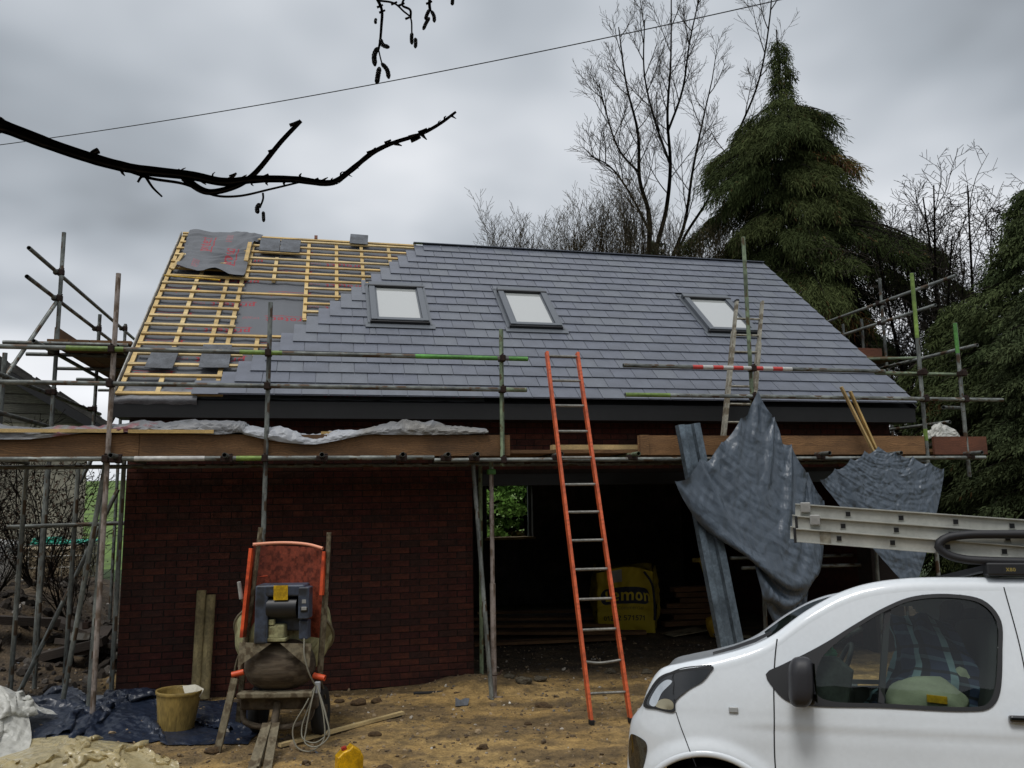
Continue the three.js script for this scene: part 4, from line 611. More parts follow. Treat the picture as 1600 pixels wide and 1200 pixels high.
  P('plug', rbox(.05, .10, .04, .01, ...L(-1.745, .50, 7.36).toArray()), S({ color: 0x8f9294, roughness: .6 }));
  const lp = (w, b, dz, ox) => curveTube([L(-1.76, .52, 7.34), L(-1.80 - w * .4, .38, 7.30 + dz), L(-1.86 - w, .18, 7.27 + dz), L(-1.84 - w * .6, b + .03, 7.24 + dz), L(-1.76 + ox, b, 7.23 + dz), L(-1.66 + ox, b + .08, 7.25 + dz), L(-1.67 + ox * .5, .28, 7.28 + dz), L(-1.745, .52, 7.34)], .0062, 60, 6);
  P('cable', merge([lp(.07, .01, 0, 0), lp(.0, .07, .03, .03), lp(-.05, .05, -.02, .05), curveTube([L(-1.85, .93, 7.28), L(-1.84, .8, 7.25), L(-1.80, .64, 7.27), L(-1.76, .52, 7.34)], .007, 16, 6)]), S({ color: 0x7d7a6c, roughness: .6 }));
}
{ // bucket
  const p = V(-3.16, 0, -7.83); p.y = gh(p.x, p.z) - .005; const th = thing('bucket', 'dirty yellow builder\'s bucket standing on the blue ground tarpaulin', 'bucket', p);
  const g = new THREE.LatheGeometry([[0, 0], [.15, 0], [.158, .008], [.195, .31], [.205, .312], [.207, .338], [.198, .34], [.19, .335], [.186, .31], [.15, .02], [0, .016]].map(q => new THREE.Vector2(...q)), 40).toNonIndexed(); { const uv = g.attributes.uv; for (let i = 0; i < uv.count; i++) uv.setXY(i, uv.getX(i) * 1.2, uv.getY(i) * .9); }
  part(th, 'tub', g, S({ color: 0xbb9f58, map: rp(T.mottle, 2), roughness: .55, bumpMap: rp(T.mottleB, 2), bumpScale: .002 })); part(th, 'handle', curveTube([V(-.2, .315, 0), V(-.15, .325, .12), V(0, .335, .19), V(.15, .335, .12), V(.2, .32, 0)], .005, 24, 6), M.muddyGrey);
  part(th, 'rag', sheet([[[.02, .33, -.14], [.12, .36, -.08], [.2, .34, .0]], [[.03, .35, -.06], [.14, .38, -.0], [.21, .35, .06]], [[.05, .30, .03], [.13, .34, .08], [.18, .28, .10]]], 20, 20, .015, 5), S({ color: 0xb9b5a6, roughness: .9, side: D2 }));
  th.rotation.z = -.05; th.rotation.y = .4;
}
{ // jerry can
  const p = V(-1.335, 0, -6.72); p.y = gh(p.x, p.z) - .01; const th = thing('jerry_can', 'small bright yellow plastic can with red cap on the sand', 'can', p, .5);
  const sh = new THREE.Shape(); [[-.09, 0], [.09, 0], [.095, .1], [.07, .15], [.02, .185], [-.0, .165], [-.055, .15], [-.09, .12]].forEach((q, i) => i ? sh.lineTo(...q) : sh.moveTo(...q)); const g = new THREE.ExtrudeGeometry(sh, { depth: .07, bevelEnabled: true, bevelSize: .012, bevelThickness: .015, bevelSegments: 3 }); g.translate(0, .012, -.035);
  part(th, 'body', metricUV(g), S({ color: 0xf0b80a, roughness: .38, map: rp(T.mottle, 3) })); part(th, 'cap', rod(V(-.035, .165, 0), V(-.045, .20, 0), .022, .022, 16), S({ color: 0x8e2a20, roughness: .5 }));
}
{ // fence posts against the wall
  const mk = (s, lean, h, l) => { const th = hthing('timber_post', l, 'post', s, 0, .2, 'round timber posts leaning on the brick wall'); part(th, 'post', rod(P3(s - lean, .05, .14), P3(s, h, .29), .052, .05, 20), M.post); };
  mk(-.435, .0, 1.17, 'slightly taller round timber post leaning on the brick wall by the mixer'); mk(-.335, .01, 1.12, 'slightly shorter round timber post leaning on the brick wall, next to the mixer');
}
const yardSolo = (n, l, c, g, m, gr) => solo(n, l, c, g, m, gr);
yardSolo('timber_batten', 'yellow batten lying slantwise on the ground beside the mixer', 'batten', bar(V(-2.06, gh(-2.06, -7.34) + .03, -7.34), V(-1.14, gh(-1.14, -8.41) + .03, -8.41), .05, .028), M.batten[2]);
yardSolo('slate_fragment', 'broken blue grey slate piece standing in the sand', 'slate', (() => { const sh = new THREE.Shape(); [[-.07, 0], [-.075, .11], [-.02, .075], [.03, .10], [.075, .095], [.06, .01]].forEach((q, i) => i ? sh.lineTo(...q) : sh.moveTo(...q)); const g = new THREE.ExtrudeGeometry(sh, { depth: .007, bevelEnabled: false }); g.rotateX(-.9); g.translate(-.573, gh(-.573, -8.75) + .0, -8.75); return metricUV(g); })(), M.slateLoose);
yardSolo('rubber_strip', 'flat black strip on the sand at the foot of the brick wall', 'strip', (() => { const g = rbox(.34, .025, .05, .008); g.rotateY(.12); g.translate(-.97, gh(-.97, -9.28) + .012, -9.28); return g; })(), M.blackMatt);
{ // lumps of soil and broken block
  const R = rng(31), lump = (x, z, r, m, n, l, c, gr) => { let g = new THREE.IcosahedronGeometry(r, 3); const p = g.attributes.position, sd = R() * 50; for (let i = 0; i < p.count; i++) { const k = 1 + .9 * fbm(p.getX(i) / r * .9 + sd, p.getY(i) / r * .9, p.getZ(i) / r * .9, 3); p.setXYZ(i, p.getX(i) * k * 1.25, p.getY(i) * k * .7, p.getZ(i) * k); } g = mergeVertices(g); g.computeVertexNormals(); g.translate(x, gh(x, z) + r * .25, z); yardSolo(n, l, c, g.toNonIndexed(), m, gr); };
  const soil = S({ color: 0x7a6040, map: rp(T.mottle, 3), roughness: .95, bumpMap: rp(T.mottleB, 6), bumpScale: .01 });
  for (const [x, z, r] of [[-1.68, -8.9, .065], [-1.5, -8.98, .05], [.25, -8.75, .05], [.32, -8.7, .035], [-.3, -7.3, .04], [-2.6, -7.25, .05], [-1.05, -6.7, .06], [-1.3, -7.7, .045], [.1, -8.0, .03], [-1.9, -9.0, .04]]) lump(x, z, r, soil, 'soil_clod', 'dark crumbly clod of soil lying on the yard', 'clod', 'clods of soil in the yard');
  const bk = S({ color: 0x5c5648, map: rp(T.dirt, 2), roughness: .95 });
  yardSolo('concrete_block', 'dirty concrete block lying by the foot of the brick wall end', 'block', (() => { const g = rbox(.44, .11, .2, .012); g.rotateY(PSI - .06); g.translate(-.80, .17, -10.05); return g; })(), bk);
  for (const [s, t, r] of [[3.1, -.15, .07], [3.35, .0, .06], [3.0, .12, .05], [4.3, .3, .06], [4.7, .1, .05], [5.9, .5, .07]]) { const w = hw(s, 0, t); lump(w.x, w.z, r, bk, 'rubble_lump', 'grey lump of rubble on the dark soil at the opening', 'rubble', 'rubble in the opening'); }
}
{ // sheets dropped on the ground, wider than the place they lie on
  const drop = (n, l, c, o, m, bumps = []) => { const floor = (x, z) => { let h = gh(x, z); for (const [bx, bz, r, k] of bumps) h += k * Math.exp(-(((x - bx) ** 2 + (z - bz) ** 2) / (r * r))); return h; }; return yardSolo(n, l, c, cloth({ ...o, floor }), m); };
  const quad = (a, b, c, d, h) => (u, v) => { const x = lerp(lerp(a[0], b[0], u), lerp(d[0], c[0], u), v), Z = lerp(lerp(a[1], b[1], u), lerp(d[1], c[1], u), v); return [x, gh(x, -Z) + h + .09 * N3(u * 5, v * 5, h * 9) + .06 * N3(u * 13, v * 13, 2), -Z]; };
  drop('tarpaulin', 'dark blue tarpaulin crumpled on the ground under the yellow bucket', 'tarpaulin', { nu: 66, nv: 44, W: 3.3, Hh: 2.0, seed: 3, steps: 130, init: quad([-5.15, 8.9], [-2.95, 8.75], [-2.66, 7.6], [-4.75, 7.55], .22) }, M.tarpDark, [[-3.8, -8.7, .25, .12], [-4.6, -8.5, .3, .10]]);
  drop('polythene_sheet', 'yellowish translucent polythene sheet heaped on the sand', 'polythene', { nu: 60, nv: 54, W: 2.5, Hh: 2.15, seed: 4, steps: 130, init: quad([-4.3, 7.3], [-3.1, 7.0], [-2.45, 5.95], [-3.8, 5.8], .30) }, M.poly, [[-3.6, -6.8, .45, .14]]);
  drop('polythene_sheet', 'whitish polythene sheet pulled up beside the dark blue tarpaulin', 'polythene', { nu: 50, nv: 60, W: 1.9, Hh: 2.7, seed: 6, steps: 130, init: quad([-5.6, 8.4], [-4.55, 7.85], [-3.95, 6.2], [-4.9, 6.2], .35) }, M.polyWhite, [[-4.75, -7.6, .35, .42], [-5.2, -8.1, .3, .35]]);
}
{ // inside the opening: builder's bag, boards, offcuts
  const th = hthing('bulk_bag', 'bulging yellow builder\'s bulk bag with dark printed panel in the opening', 'bag', 5.5, .05, 2.75);
  const cv = document.createElement('canvas'); cv.width = cv.height = 512; const c = cv.getContext('2d'); c.fillStyle = '#ab9619'; c.fillRect(0, 0, 512, 512);
  c.fillStyle = '#1c2234'; c.beginPath(); c.roundRect(40, 150, 420, 130, 60); c.fill(); c.fillStyle = '#c2ad2c'; c.font = 'bold 118px sans-serif'; c.fillText('Lemon', 78, 255); c.fillStyle = '#2a2a22'; c.font = '38px sans-serif'; c.fillText('Commercial', 190, 325); c.font = 'bold 56px sans-serif'; c.fillText('01202 571571', 62, 410); c.fillStyle = '#8f8f88'; c.fillRect(140, 20, 90, 90);
  const ct = new THREE.CanvasTexture(cv); ct.colorSpace = THREE.SRGBColorSpace;
  const bm = S({ map: ct, roughness: .7 }), ym = S({ color: 0xab9619, map: rp(T.mottle, 2), roughness: .75 });
  const side = (nm, c0, c1, m, sd) => { const rows = []; for (let j = 0; j <= 6; j++) { const f = j / 6, r = []; for (let i = 0; i <= 6; i++) { const k = i / 6, bul = .09 * Math.sin(k * Math.PI) * Math.sin((.15 + .8 * f) * Math.PI), n = V(c1[1] - c0[1], 0, -(c1[0] - c0[0])).normalize(); const s = lerp(c0[0], c1[0], k), t = lerp(c0[1], c1[1], k); const cx = 5.53, ct_ = 3.05, out = V(s - cx, 0, t - ct_).normalize(); r.push([s + out.x * bul, 1.0 - f * .95 - .05 * Math.sin(k * 5 + sd) * (1 - f), -(t + out.z * bul)]); } rows.push(r); } const g = sheet(rows, 40, 40, .03, sd); const uv = g.attributes.uv; for (let i = 0; i < uv.count; i++) uv.setY(i, 1 - uv.getY(i)); part(th, nm, g, m); };
  const A = [5.02, 2.82], B = [5.86, 2.58], C = [6.14, 3.3], Dd = [5.25, 3.55]; side('printed_side', A, B, bm, 2); side('side_panel', B, C, ym, 3); side('side_panel', C, Dd, ym, 4); side('side_panel', Dd, A, ym, 5);
  part(th, 'top_flap', sheet([[[5.05, .96, -2.85], [5.5, 1.02, -2.75], [5.86, .96, -2.62]], [[5.1, .93, -3.1], [5.55, 1.0, -3.0], [5.98, .94, -2.95]], [[5.25, .95, -3.5], [5.7, 1.0, -3.4], [6.1, .95, -3.28]]], 24, 24, .03, 4), ym);
  part(th, 'strap', curveTube([P3(5.70, .98, 2.55), P3(5.80, .8, 2.50), P3(5.83, .4, 2.50), P3(5.83, .25, 2.52)], .018, 14, 6), S({ color: 0x1d2233, roughness: .8 }));
  const put = (n, l, c, g, m, gr) => { g.rotateY(PSI); g.translate(HX, 0, HZ); solo(n, l, c, g, m, gr); };
  const card = S({ color: 0x8a8068, map: rp(T.dirt, 1), roughness: .9 });
  put('cardboard_sheet', 'flat pale cardboard sheet lying before the yellow bag', 'cardboard', (() => { const g = box(.66, .012, .34); g.rotateZ(.06); g.rotateY(.2); g.translate(6.2, .10, -2.25); return g; })(), card);
  put('cardboard_sheet', 'narrow pale cardboard strip lying behind the steel channel', 'cardboard', (() => { const g = box(.55, .012, .18); g.rotateZ(-.05); g.rotateY(-.3); g.translate(6.72, .09, -1.75); return g; })(), card);
  const R = rng(77); for (let i = 0; i < 7; i++) put('timber_offcut', 'rough timber offcut in the dark stack behind the steel channel', 'timber', (() => { const g = box(.9 - .06 * i + .2 * R(), .07, .16, 0, 0, 0, R() * 4, R() * 4); g.rotateY((R() - .5) * .5); g.translate(6.75 + (R() - .5) * .3, .12 + i * .085, -3.0 + (R() - .5) * .2); return g; })(), M.board, 'timber stack inside the opening');
  put('shovel', 'yellow handled shovel leaning in the dark opening', 'shovel', merge([rod(P3(6.85, .2, 2.3), P3(6.62, 1.10, 2.5), .017, .017, 8), rbox(.22, .07, .05, .015, 6.6, 1.13, -2.5), rbox(.2, .26, .02, .008, 6.9, .15, -2.28)]), S({ color: 0x9c8b28, roughness: .6, map: rp(T.dirt, 1) }));
  put('waste_sack', 'small yellow sack slumped beside the steel channel', 'sack', (() => { const g = new THREE.IcosahedronGeometry(.15, 4), p = g.attributes.position; for (let i = 0; i < p.count; i++) { const k = 1 + .5 * fbm(p.getX(i) * 6, p.getY(i) * 6, p.getZ(i) * 6, 3); p.setXYZ(i, p.getX(i) * k * .8, p.getY(i) * k * 1.15, p.getZ(i) * k * .8); } g.computeVertexNormals(); g.translate(6.55, .20, -2.0); return g; })(), S({ color: 0xa8861a, roughness: .7 }));
  for (let i = 0; i < 2; i++) put('scaffold_tube', i ? 'lower bare tube lying level inside the dark opening' : 'upper bare tube lying level inside the dark opening', 'tube', pipe(P3(6.3, 1.16 + .11 * (1 - i), .6 + .3 * (1 - i)), P3(8.2, 1.14 + .11 * (1 - i), .6 + .3 * (1 - i))), M.tube);
  for (let i = 0; i < 5; i++) put('floor_plank', 'muddy plank lying on the soil floor inside the opening', 'plank', (() => { const g = box(1.9 + R(), .04, .2, 0, 0, 0, R() * 5, R() * 5); g.rotateY(-.25 + (R() - .5) * .4); g.translate(4.0 + R() * .6, .09 + i * .042, -2.2 - i * .45); return g; })(), M.board, 'planks on the soil floor');
}
// ---------------------------------------------------------------- left background: neighbour, tanks, shrub, rubble
{
  const th = thing('neighbour_house', 'cream walled neighbouring house with dark tiled roof beyond the left scaffold', 'house', V(-15.9, 0, -20), .5);
  part(th, 'wall', box(9.4, 4.1, 6, 0, 2.05, 0), S({ color: 0xcfc6b2, map: rp(T.mottle, .4), roughness: .9 }));
  const gs = new THREE.Shape(); gs.moveTo(-4.7, 4.1); gs.lineTo(4.7, 4.1); gs.lineTo(0, 7.0); gs.closePath(); const gg = new THREE.ExtrudeGeometry(gs, { depth: .2, bevelEnabled: false }); gg.translate(0, 0, 2.8); part(th, 'gable', metricUV(gg), S({ color: 0x8d887c, map: rp(T.mottle, .5), roughness: .9 }));
  for (let i = 0; i < 12; i++) { const y = 4.2 + i * .23, hwid = 4.7 * (7.0 - y) / 2.9; if (hwid > .2) part(th, 'cladding_board', box(hwid * 2, .2, .03, 0, y, 3.03 + .004 * (i % 2), i, i), S({ color: i % 3 ? 0xa19c90 : 0x979286, map: rp(T.grain, .3, 1), roughness: .85 })); }
  const tile = S({ color: 0x4d4a46, map: rp(T.mottle, 1), roughness: .85 }), sl = Math.atan2(2.9, 4.7);
  for (const d of [1, -1]) { const g = box(6.0, .14, 7.2); g.rotateZ(-d * sl); g.translate(d * 2.5, 5.62, .2); const r = part(th, 'roof', g, tile); for (let k = 0; k < 10; k++) { const c = box(.5, .03, 7.22); c.rotateZ(-d * sl - d * .05); const f = -2.6 + k * .58; c.translate(d * (2.5 + f * Math.cos(sl)), 5.62 - f * Math.sin(sl) + .095, .2); part(r, 'tile_course', c, tile); } }
  part(th, 'barge_board', bar(V(.0, 6.95, 3.78), V(5.0, 3.87, 3.78), .03, .2), M.blackMatt);
}
{
  const th = thing('water_tank', 'caged plastic bulk tank with green lid beyond the left scaffold', 'tank', V(-8.38, .30, -15.2), .2);
  part(th, 'bottle', rbox(1.0, 1.0, 1.0, .06, 0, .62, 0), S({ color: 0xb9a98c, roughness: .5, map: rp(T.dirt, .6) })); part(th, 'pallet', box(1.15, .12, 1.05, 0, .06, 0), M.board); part(th, 'lid', merge([rbox(1.0, .06, .9, .02, .05, 1.17, 0), rbox(.4, .1, .5, .03, -.2, 1.22, .1)]), S({ color: 0x1f9c84, roughness: .5 }));
  const cage = []; for (let i = 0; i <= 6; i++) { const x = -.55 + i * .183; cage.push(rod(V(x, .1, .54), V(x, 1.16, .54), .008, .008, 6), rod(V(.56, .1, x), V(.56, 1.16, x), .008, .008, 6)); } for (let i = 0; i <= 5; i++) { const y = .15 + i * .2; cage.push(rod(V(-.56, y, .55), V(.56, y, .55), .008, .008, 6), rod(V(.57, y, -.55), V(.57, y, .55), .008, .008, 6)); } part(th, 'cage', merge(cage), M.alu);
}
solo('storage_drum', 'plain white plastic drum standing beside the caged tank', 'drum', (() => { const g = new THREE.LatheGeometry([[0, 0], [.42, 0], [.45, .05], [.45, .9], [.40, 1.02], [0, 1.06]].map(q => new THREE.Vector2(...q)), 28).toNonIndexed(); g.translate(-9.55, .5, -15.0); return g; })(), M.white);
{
  const R = rng(91), pile = (n, l, c, cx, cz, k, m, gr) => { for (let i = 0; i < k; i++) { const x = cx + (R() - .5) * 1.1, z = cz + (R() - .5) * .9; const g = box(.5 + .5 * R(), .05 + .05 * R(), .18 + .1 * R(), 0, 0, 0, R() * 5, R() * 5); g.rotateZ((R() - .5) * .6); g.rotateY(R() * 3); g.translate(x, gh(x, z) + .06 + .22 * R(), z); solo(n, l, c, g, m, gr); } };
  pile('scrap_plank', 'weathered scrap board on the dark heap behind the left scaffold', 'plank', -5.9, -10.8, 7, S({ color: 0x4a4038, map: rp(T.grain, .8, 2), roughness: .9 }), 'scrap boards behind the left scaffold');
  pile('broken_block', 'grey broken block on the heap beside the house corner', 'block', -5.15, -11.2, 8, S({ color: 0x6d6a64, map: rp(T.dirt, 1.5), roughness: .95 }), 'broken blocks by the house corner');
}
// ---------------------------------------------------------------- the van
{
  const AL = .2378, ROLLV = -.15, th = thing('van', 'white panel van with black mirror parked before the house', 'van', V(1.605, 0, -4.359), -AL); th.rotation.order = 'YXZ'; th.rotation.x = ROLLV; // x to its tail, z = 0 its near side, -z across
  const WD = 1.90;
  const prof = [[-1.10, .30], [-1.105, .50], [-1.087, .675], [-1.057, .858], [-1.02, .91], [-.985, .95], [-.954, 1.028], [-.905, 1.115], [-.856, 1.160], [-.74, 1.193], [-.61, 1.222], [-.5, 1.25], [-.40, 1.28], [-.31, 1.315], [-.224, 1.362], [-.13, 1.43], [-.047, 1.488], [.06, 1.55], [.149, 1.595], [.26, 1.635], [.371, 1.660], [.46, 1.672], [.553, 1.680], [.75, 1.684], [.96, 1.685], [1.6, 1.685], [2.4, 1.68], [3.2, 1.675], [3.72, 1.66], [3.86, 1.60], [3.90, 1.4]];
  const curve = new THREE.CatmullRomCurve3(prof.map(([x, y]) => V(x, y, 0)), false, 'centripetal');
  const ySt = x => { for (let i = 8; i < prof.length - 1; i++) if (x <= prof[i + 1][0]) { const [a, b] = [prof[i], prof[i + 1]]; return lerp(a[1], b[1], clamp((x - a[0]) / (b[0] - a[0]))); } return 1.6; };
  const PR = x => x < -.66 ? .42 * (1 - Math.sqrt(Math.max(0, 1 - ((-.66 - x) / .452) ** 2))) : x > 3.7 ? .12 * ((x - 3.7) / .2) ** 2 : 0;
  const TH = y => y < .80 ? .10 * ((.80 - y) / .6) ** 2 : .017 * sm(.80, .98, y) + .20 * Math.max(0, y - .96) ** 1.12 * 1.0;
  const crease = (x, y) => .010 * sm(.90, .86, y) * sm(-.6, -.2, x) * sm(.6, .78, y);     // scooped lower door
  const flare = (x, y) => { const d = Math.hypot(x + .63, y - .33); return .022 * sm(.50, .41, d); };
  const SZ = (x, y) => -(PR(x) + TH(y) + crease(x, y)) + flare(x, y);
  // stations along the profile, finer over the door
  const stations = []; { const n = 330; for (let i = 0; i <= n; i++) { const p = curve.getPoint(Math.pow(i / n, 1.0)); stations.push([p.x, p.y]); } }
  const J = 64, K = 16, cols = J + K + 1;
  const sect = ([x, ye]) => {
    const out = [], rr = Math.min(.075, (ye - .28) * .3), yb = .28, ys = ye - rr, zs = SZ(x, ys);
    for (let j = 0; j <= J; j++) { const y = lerp(yb, ys, j / J); out.push(V(x, y, SZ(x, y))); }
    const crown = lerp(lerp(-.01, -.11, sm(-.4, .0, x)), .03, sm(.2, .7, x));
    for (let k = 1; k <= K; k++) { if (k <= 6) { const a = k / 6 * 1.32; out.push(V(x, ys + rr * Math.sin(a) / .969, zs - rr * (1 - Math.cos(a)))); } else { const f = (k - 6) / (K - 6), z0 = zs - rr * (1 - Math.cos(1.32)); const z = lerp(z0, -WD / 2, f); out.push(V(x - .10 * sm(-.24, .1, x) * (1 - sm(.2, .5, x)) * (1 - (1 - f) ** 2), ye + crown * (1 - (1 - f) ** 2), z)); } }
    return out;
  };
  const G = stations.map(sect);
  const inPoly = (pt, poly) => { let c = false; for (let i = 0, j = poly.length - 1; i < poly.length; j = i++) { const [xi, yi] = poly[i], [xj, yj] = poly[j]; if ((yi > pt[1]) !== (yj > pt[1]) && pt[0] < (xj - xi) * (pt[1] - yi) / (yj - yi) + xi) c = !c; } return c; };
  const smooth = (poly, n = 70) => new THREE.CatmullRomCurve3(poly.map(p => V(p[0], p[1], 0)), true, 'centripetal', .5).getSpacedPoints(n).slice(0, n).map(p => [p.x, p.y]);
  const outer = smooth([[-.291, 1.148], [-.20, 1.20], [-.06, 1.268], [.06, 1.334], [.198, 1.419], [.374, 1.518], [.52, 1.575], [.722, 1.590], [.874, 1.557], [.934, 1.463], [.912, 1.3], [.85, 1.072], [.795, 1.016], [.70, 1.0], [.3, 1.0], [-.12, .998], [-.20, 1.02], [-.25, 1.07]], 110);
  const inner = smooth([[-.035, 1.12], [.0, 1.225], [.07, 1.30], [.20, 1.395], [.374, 1.496], [.52, 1.554], [.722, 1.570], [.86, 1.538], [.912, 1.455], [.89, 1.3], [.83, 1.09], [.785, 1.036], [.70, 1.022], [.3, 1.022], [.02, 1.026], [-.03, 1.05]], 100);
  const mid = smooth([[-.15, 1.12], [-.05, 1.235], [.06, 1.325], [.20, 1.413], [.374, 1.512], [.52, 1.569], [.722, 1.585], [.87, 1.553], [.93, 1.462], [.908, 1.3], [.845, 1.075], [.79, 1.022], [.70, 1.008], [.3, 1.008], [-.08, 1.012], [-.14, 1.05]], 100);
  const faces = { body: [], door: [], windscreen: [] }, far = { body: [] };
  const quad = (list, a, b, c, d) => list.push(a, b, c, a, c, d);
  for (let i = 0; i < G.length - 1; i++) for (let j = 0; j < cols - 1; j++) {
    const a = G[i][j], b = G[i + 1][j], c = G[i + 1][j + 1], d = G[i][j + 1], x = (a.x + c.x) / 2, y = (a.y + c.y) / 2;
    const side = j < J; let hole = side && [[x, y], [a.x, a.y], [b.x, b.y], [c.x, c.y], [d.x, d.y]].some(q => inPoly(q, inner)); const arch = side && (Math.hypot(x + .63, y - .33) < .405 || Math.hypot(x - 2.62, y - .33) < .405);
    if (arch) hole = true;
    const ws = j >= J + 7 && x > -.20 && x < .35;
    if (!hole) quad(ws ? faces.windscreen : side && x > -.262 + .1 * Math.max(0, 1.0 - y) * .15 && x < .99 ? faces.door : faces.body, a, b, c, d);
    if (!hole) { const m = p => V(p.x, p.y, -WD - p.z); if (!ws) quad(far.body, m(a), m(d), m(c), m(b)); else quad(faces.windscreen, m(a), m(d), m(c), m(b)); }
  }
  const geoOf = list => { let g = new THREE.BufferGeometry(); g.setAttribute('position', new THREE.Float32BufferAttribute(list.flatMap(p => [p.x, p.y, p.z]), 3)); g = mergeVertices(g, 1e-4); g.computeVertexNormals(); const p = g.attributes.position, uv = []; for (let i = 0; i < p.count; i++) uv.push(p.getX(i), p.getY(i)); g.setAttribute('uv', new THREE.Float32BufferAttribute(uv, 2)); return g; };
  const paint = PH({ color: 0xdde3e8, roughness: .42, clearcoat: .8, clearcoatRoughness: .06, side: D2, map: rp(T.mottle, .35) }); { const t = tex(512, 512, (u, v) => g3(.97 + .03 * (tn(u, v, 5, 5, 31) - .5) + .02 * (tn(u, v, 90, 2, 8) - .5))); paint.map = rp(t, .6); }
  const gloss = PH({ color: 0x0c0d0f, roughness: .18, clearcoat: 1, clearcoatRoughness: .04 }), trim = S({ color: 0x1b1c1f, roughness: .6, side: D2 }), glass = PH({ color: 0xd8e0da, transmission: 1, thickness: 0, roughness: .0, ior: 1.5, side: D2 }), gapShade = S({ color: 0x14161a, roughness: .8, side: D2 });
  const rear = []; { const s = G[G.length - 1]; for (let j = 0; j < cols - 1; j++) { const a = s[j], b = s[j + 1], m = p => V(p.x, p.y, -WD - p.z); quad(rear, a, m(a), m(b), b); } }
  { const s = G[0]; for (let j = 0; j < cols - 1; j++) { const a = s[j], b = s[j + 1], m = p => V(p.x, p.y, -WD - p.z); quad(rear, b, m(b), m(a), a); } }
  part(th, 'body', mergeGeometries([geoOf(faces.body), geoOf(far.body), geoOf(rear)]), paint); const door = part(th, 'door', geoOf(faces.door), paint); part(th, 'windscreen', geoOf(faces.windscreen), PH({ color: 0xdfe9e4, transmission: 1, thickness: 0, roughness: 0, side: D2 }));
  part(th, 'floor_pan', box(4.7, .05, WD - .3, 1.4, .32, -WD / 2), trim);
  // flat outlines laid on the curved side
  const tess = new TessellateModifier(.035, 6);
  const decal = (poly, off, holes = [], thick = 0) => { const sh = new THREE.Shape(poly.map(p => new THREE.Vector2(...p))); for (const h of holes) sh.holes.push(new THREE.Path(h.map(p => new THREE.Vector2(...p)))); let g = tess.modify(new THREE.ShapeGeometry(sh).toNonIndexed()); g = mergeVertices(g, 1e-5); const p = g.attributes.position; for (let i = 0; i < p.count; i++) p.setZ(i, SZ(p.getX(i), p.getY(i)) + off); g.computeVertexNormals(); return g; };
  part(door, 'window_trim', decal(outer, .006, [inner.slice().reverse()]), trim);
  part(door, 'side_window', decal(inner, -.006), glass);
  part(door, 'window_bar', bar(V(.385, 1.505, SZ(.385, 1.505) - .02), V(.285, 1.02, SZ(.285, 1.02) - .02), .03, .03, V(0, 0, 1)), trim);
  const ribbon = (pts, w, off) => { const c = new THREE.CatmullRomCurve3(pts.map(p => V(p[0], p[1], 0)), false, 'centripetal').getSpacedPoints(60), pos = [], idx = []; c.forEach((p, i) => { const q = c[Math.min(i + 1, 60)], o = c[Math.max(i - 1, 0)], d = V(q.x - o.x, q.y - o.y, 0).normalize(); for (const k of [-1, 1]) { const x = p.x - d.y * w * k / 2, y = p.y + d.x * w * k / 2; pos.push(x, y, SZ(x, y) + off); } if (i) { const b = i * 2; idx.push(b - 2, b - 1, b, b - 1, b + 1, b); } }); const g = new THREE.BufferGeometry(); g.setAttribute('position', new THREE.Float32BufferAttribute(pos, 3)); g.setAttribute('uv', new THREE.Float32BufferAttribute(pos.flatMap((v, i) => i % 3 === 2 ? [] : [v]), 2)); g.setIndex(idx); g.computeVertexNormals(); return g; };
  part(door, 'shut_line_shade', ribbon([[-.215, 1.335], [-.232, 1.25], [-.252, 1.10], [-.262, .95], [-.275, .72], [-.265, .45]], .007, .002), gapShade); part(door, 'shut_line_shade', ribbon([[.985, 1.63], [1.0, 1.3], [.985, .9], [.97, .5]], .006, .002), gapShade);  // dark ribbons on the skin, painted as the shade in the panel gaps
  part(th, 'bumper_gap_shade', ribbon([[-.785, .935], [-.76, .86], [-.725, .77], [-.685, .67]], .005, .002), gapShade);
  part(th, 'bonnet_gap_shade', ribbon([[-.84, 1.125], [-.74, 1.165], [-.64, 1.18], [-.58, 1.185]], .006, .003), gapShade);
  // headlight
  const hlp = smooth([[-.972, .948], [-.90, .940], [-.79, .936], [-.785, .985], [-.72, 1.045], [-.63, 1.10], [-.585, 1.15], [-.565, 1.178], [-.66, 1.172], [-.78, 1.150], [-.87, 1.115], [-.93, 1.045]], 70);
  const hlm = part(th, 'headlight', decal(hlp, .006), gloss);
  part(hlm, 'reflector', decal(smooth([[-.935, .965], [-.905, .955], [-.86, 1.03], [-.80, 1.095], [-.83, 1.10], [-.88, 1.065]], 40), .009), S({ color: 0xd5d8da, roughness: .12, metalness: .9 })); part(hlm, 'indicator_lens', decal(smooth([[-.90, .958], [-.80, .95], [-.80, .985], [-.83, 1.0], [-.875, .99]], 36), .009), S({ color: 0xa79f86, roughness: .15, metalness: .6 })); part(hlm, 'lens_rim', decal(hlp, .008, [smooth([[-.955, .962], [-.90, .952], [-.80, .948], [-.795, .985], [-.73, 1.04], [-.64, 1.095], [-.60, 1.14], [-.59, 1.162], [-.66, 1.16], [-.78, 1.138], [-.862, 1.102], [-.918, 1.04]], 70).reverse()]), trim);
  part(th, 'fog_grille', decal(smooth([[-1.068, .60], [-1.058, .785], [-1.035, .79], [-.965, .765], [-.955, .74], [-.985, .62], [-1.01, .58]], 40), .005), gloss);
  part(th, 'side_repeater', (() => { const g = rbox(.05, .03, .014, .006); g.translate(-.474, .960, SZ(-.474, .96) + .006); return g; })(), S({ color: 0x9a9c9c, roughness: .25 }));
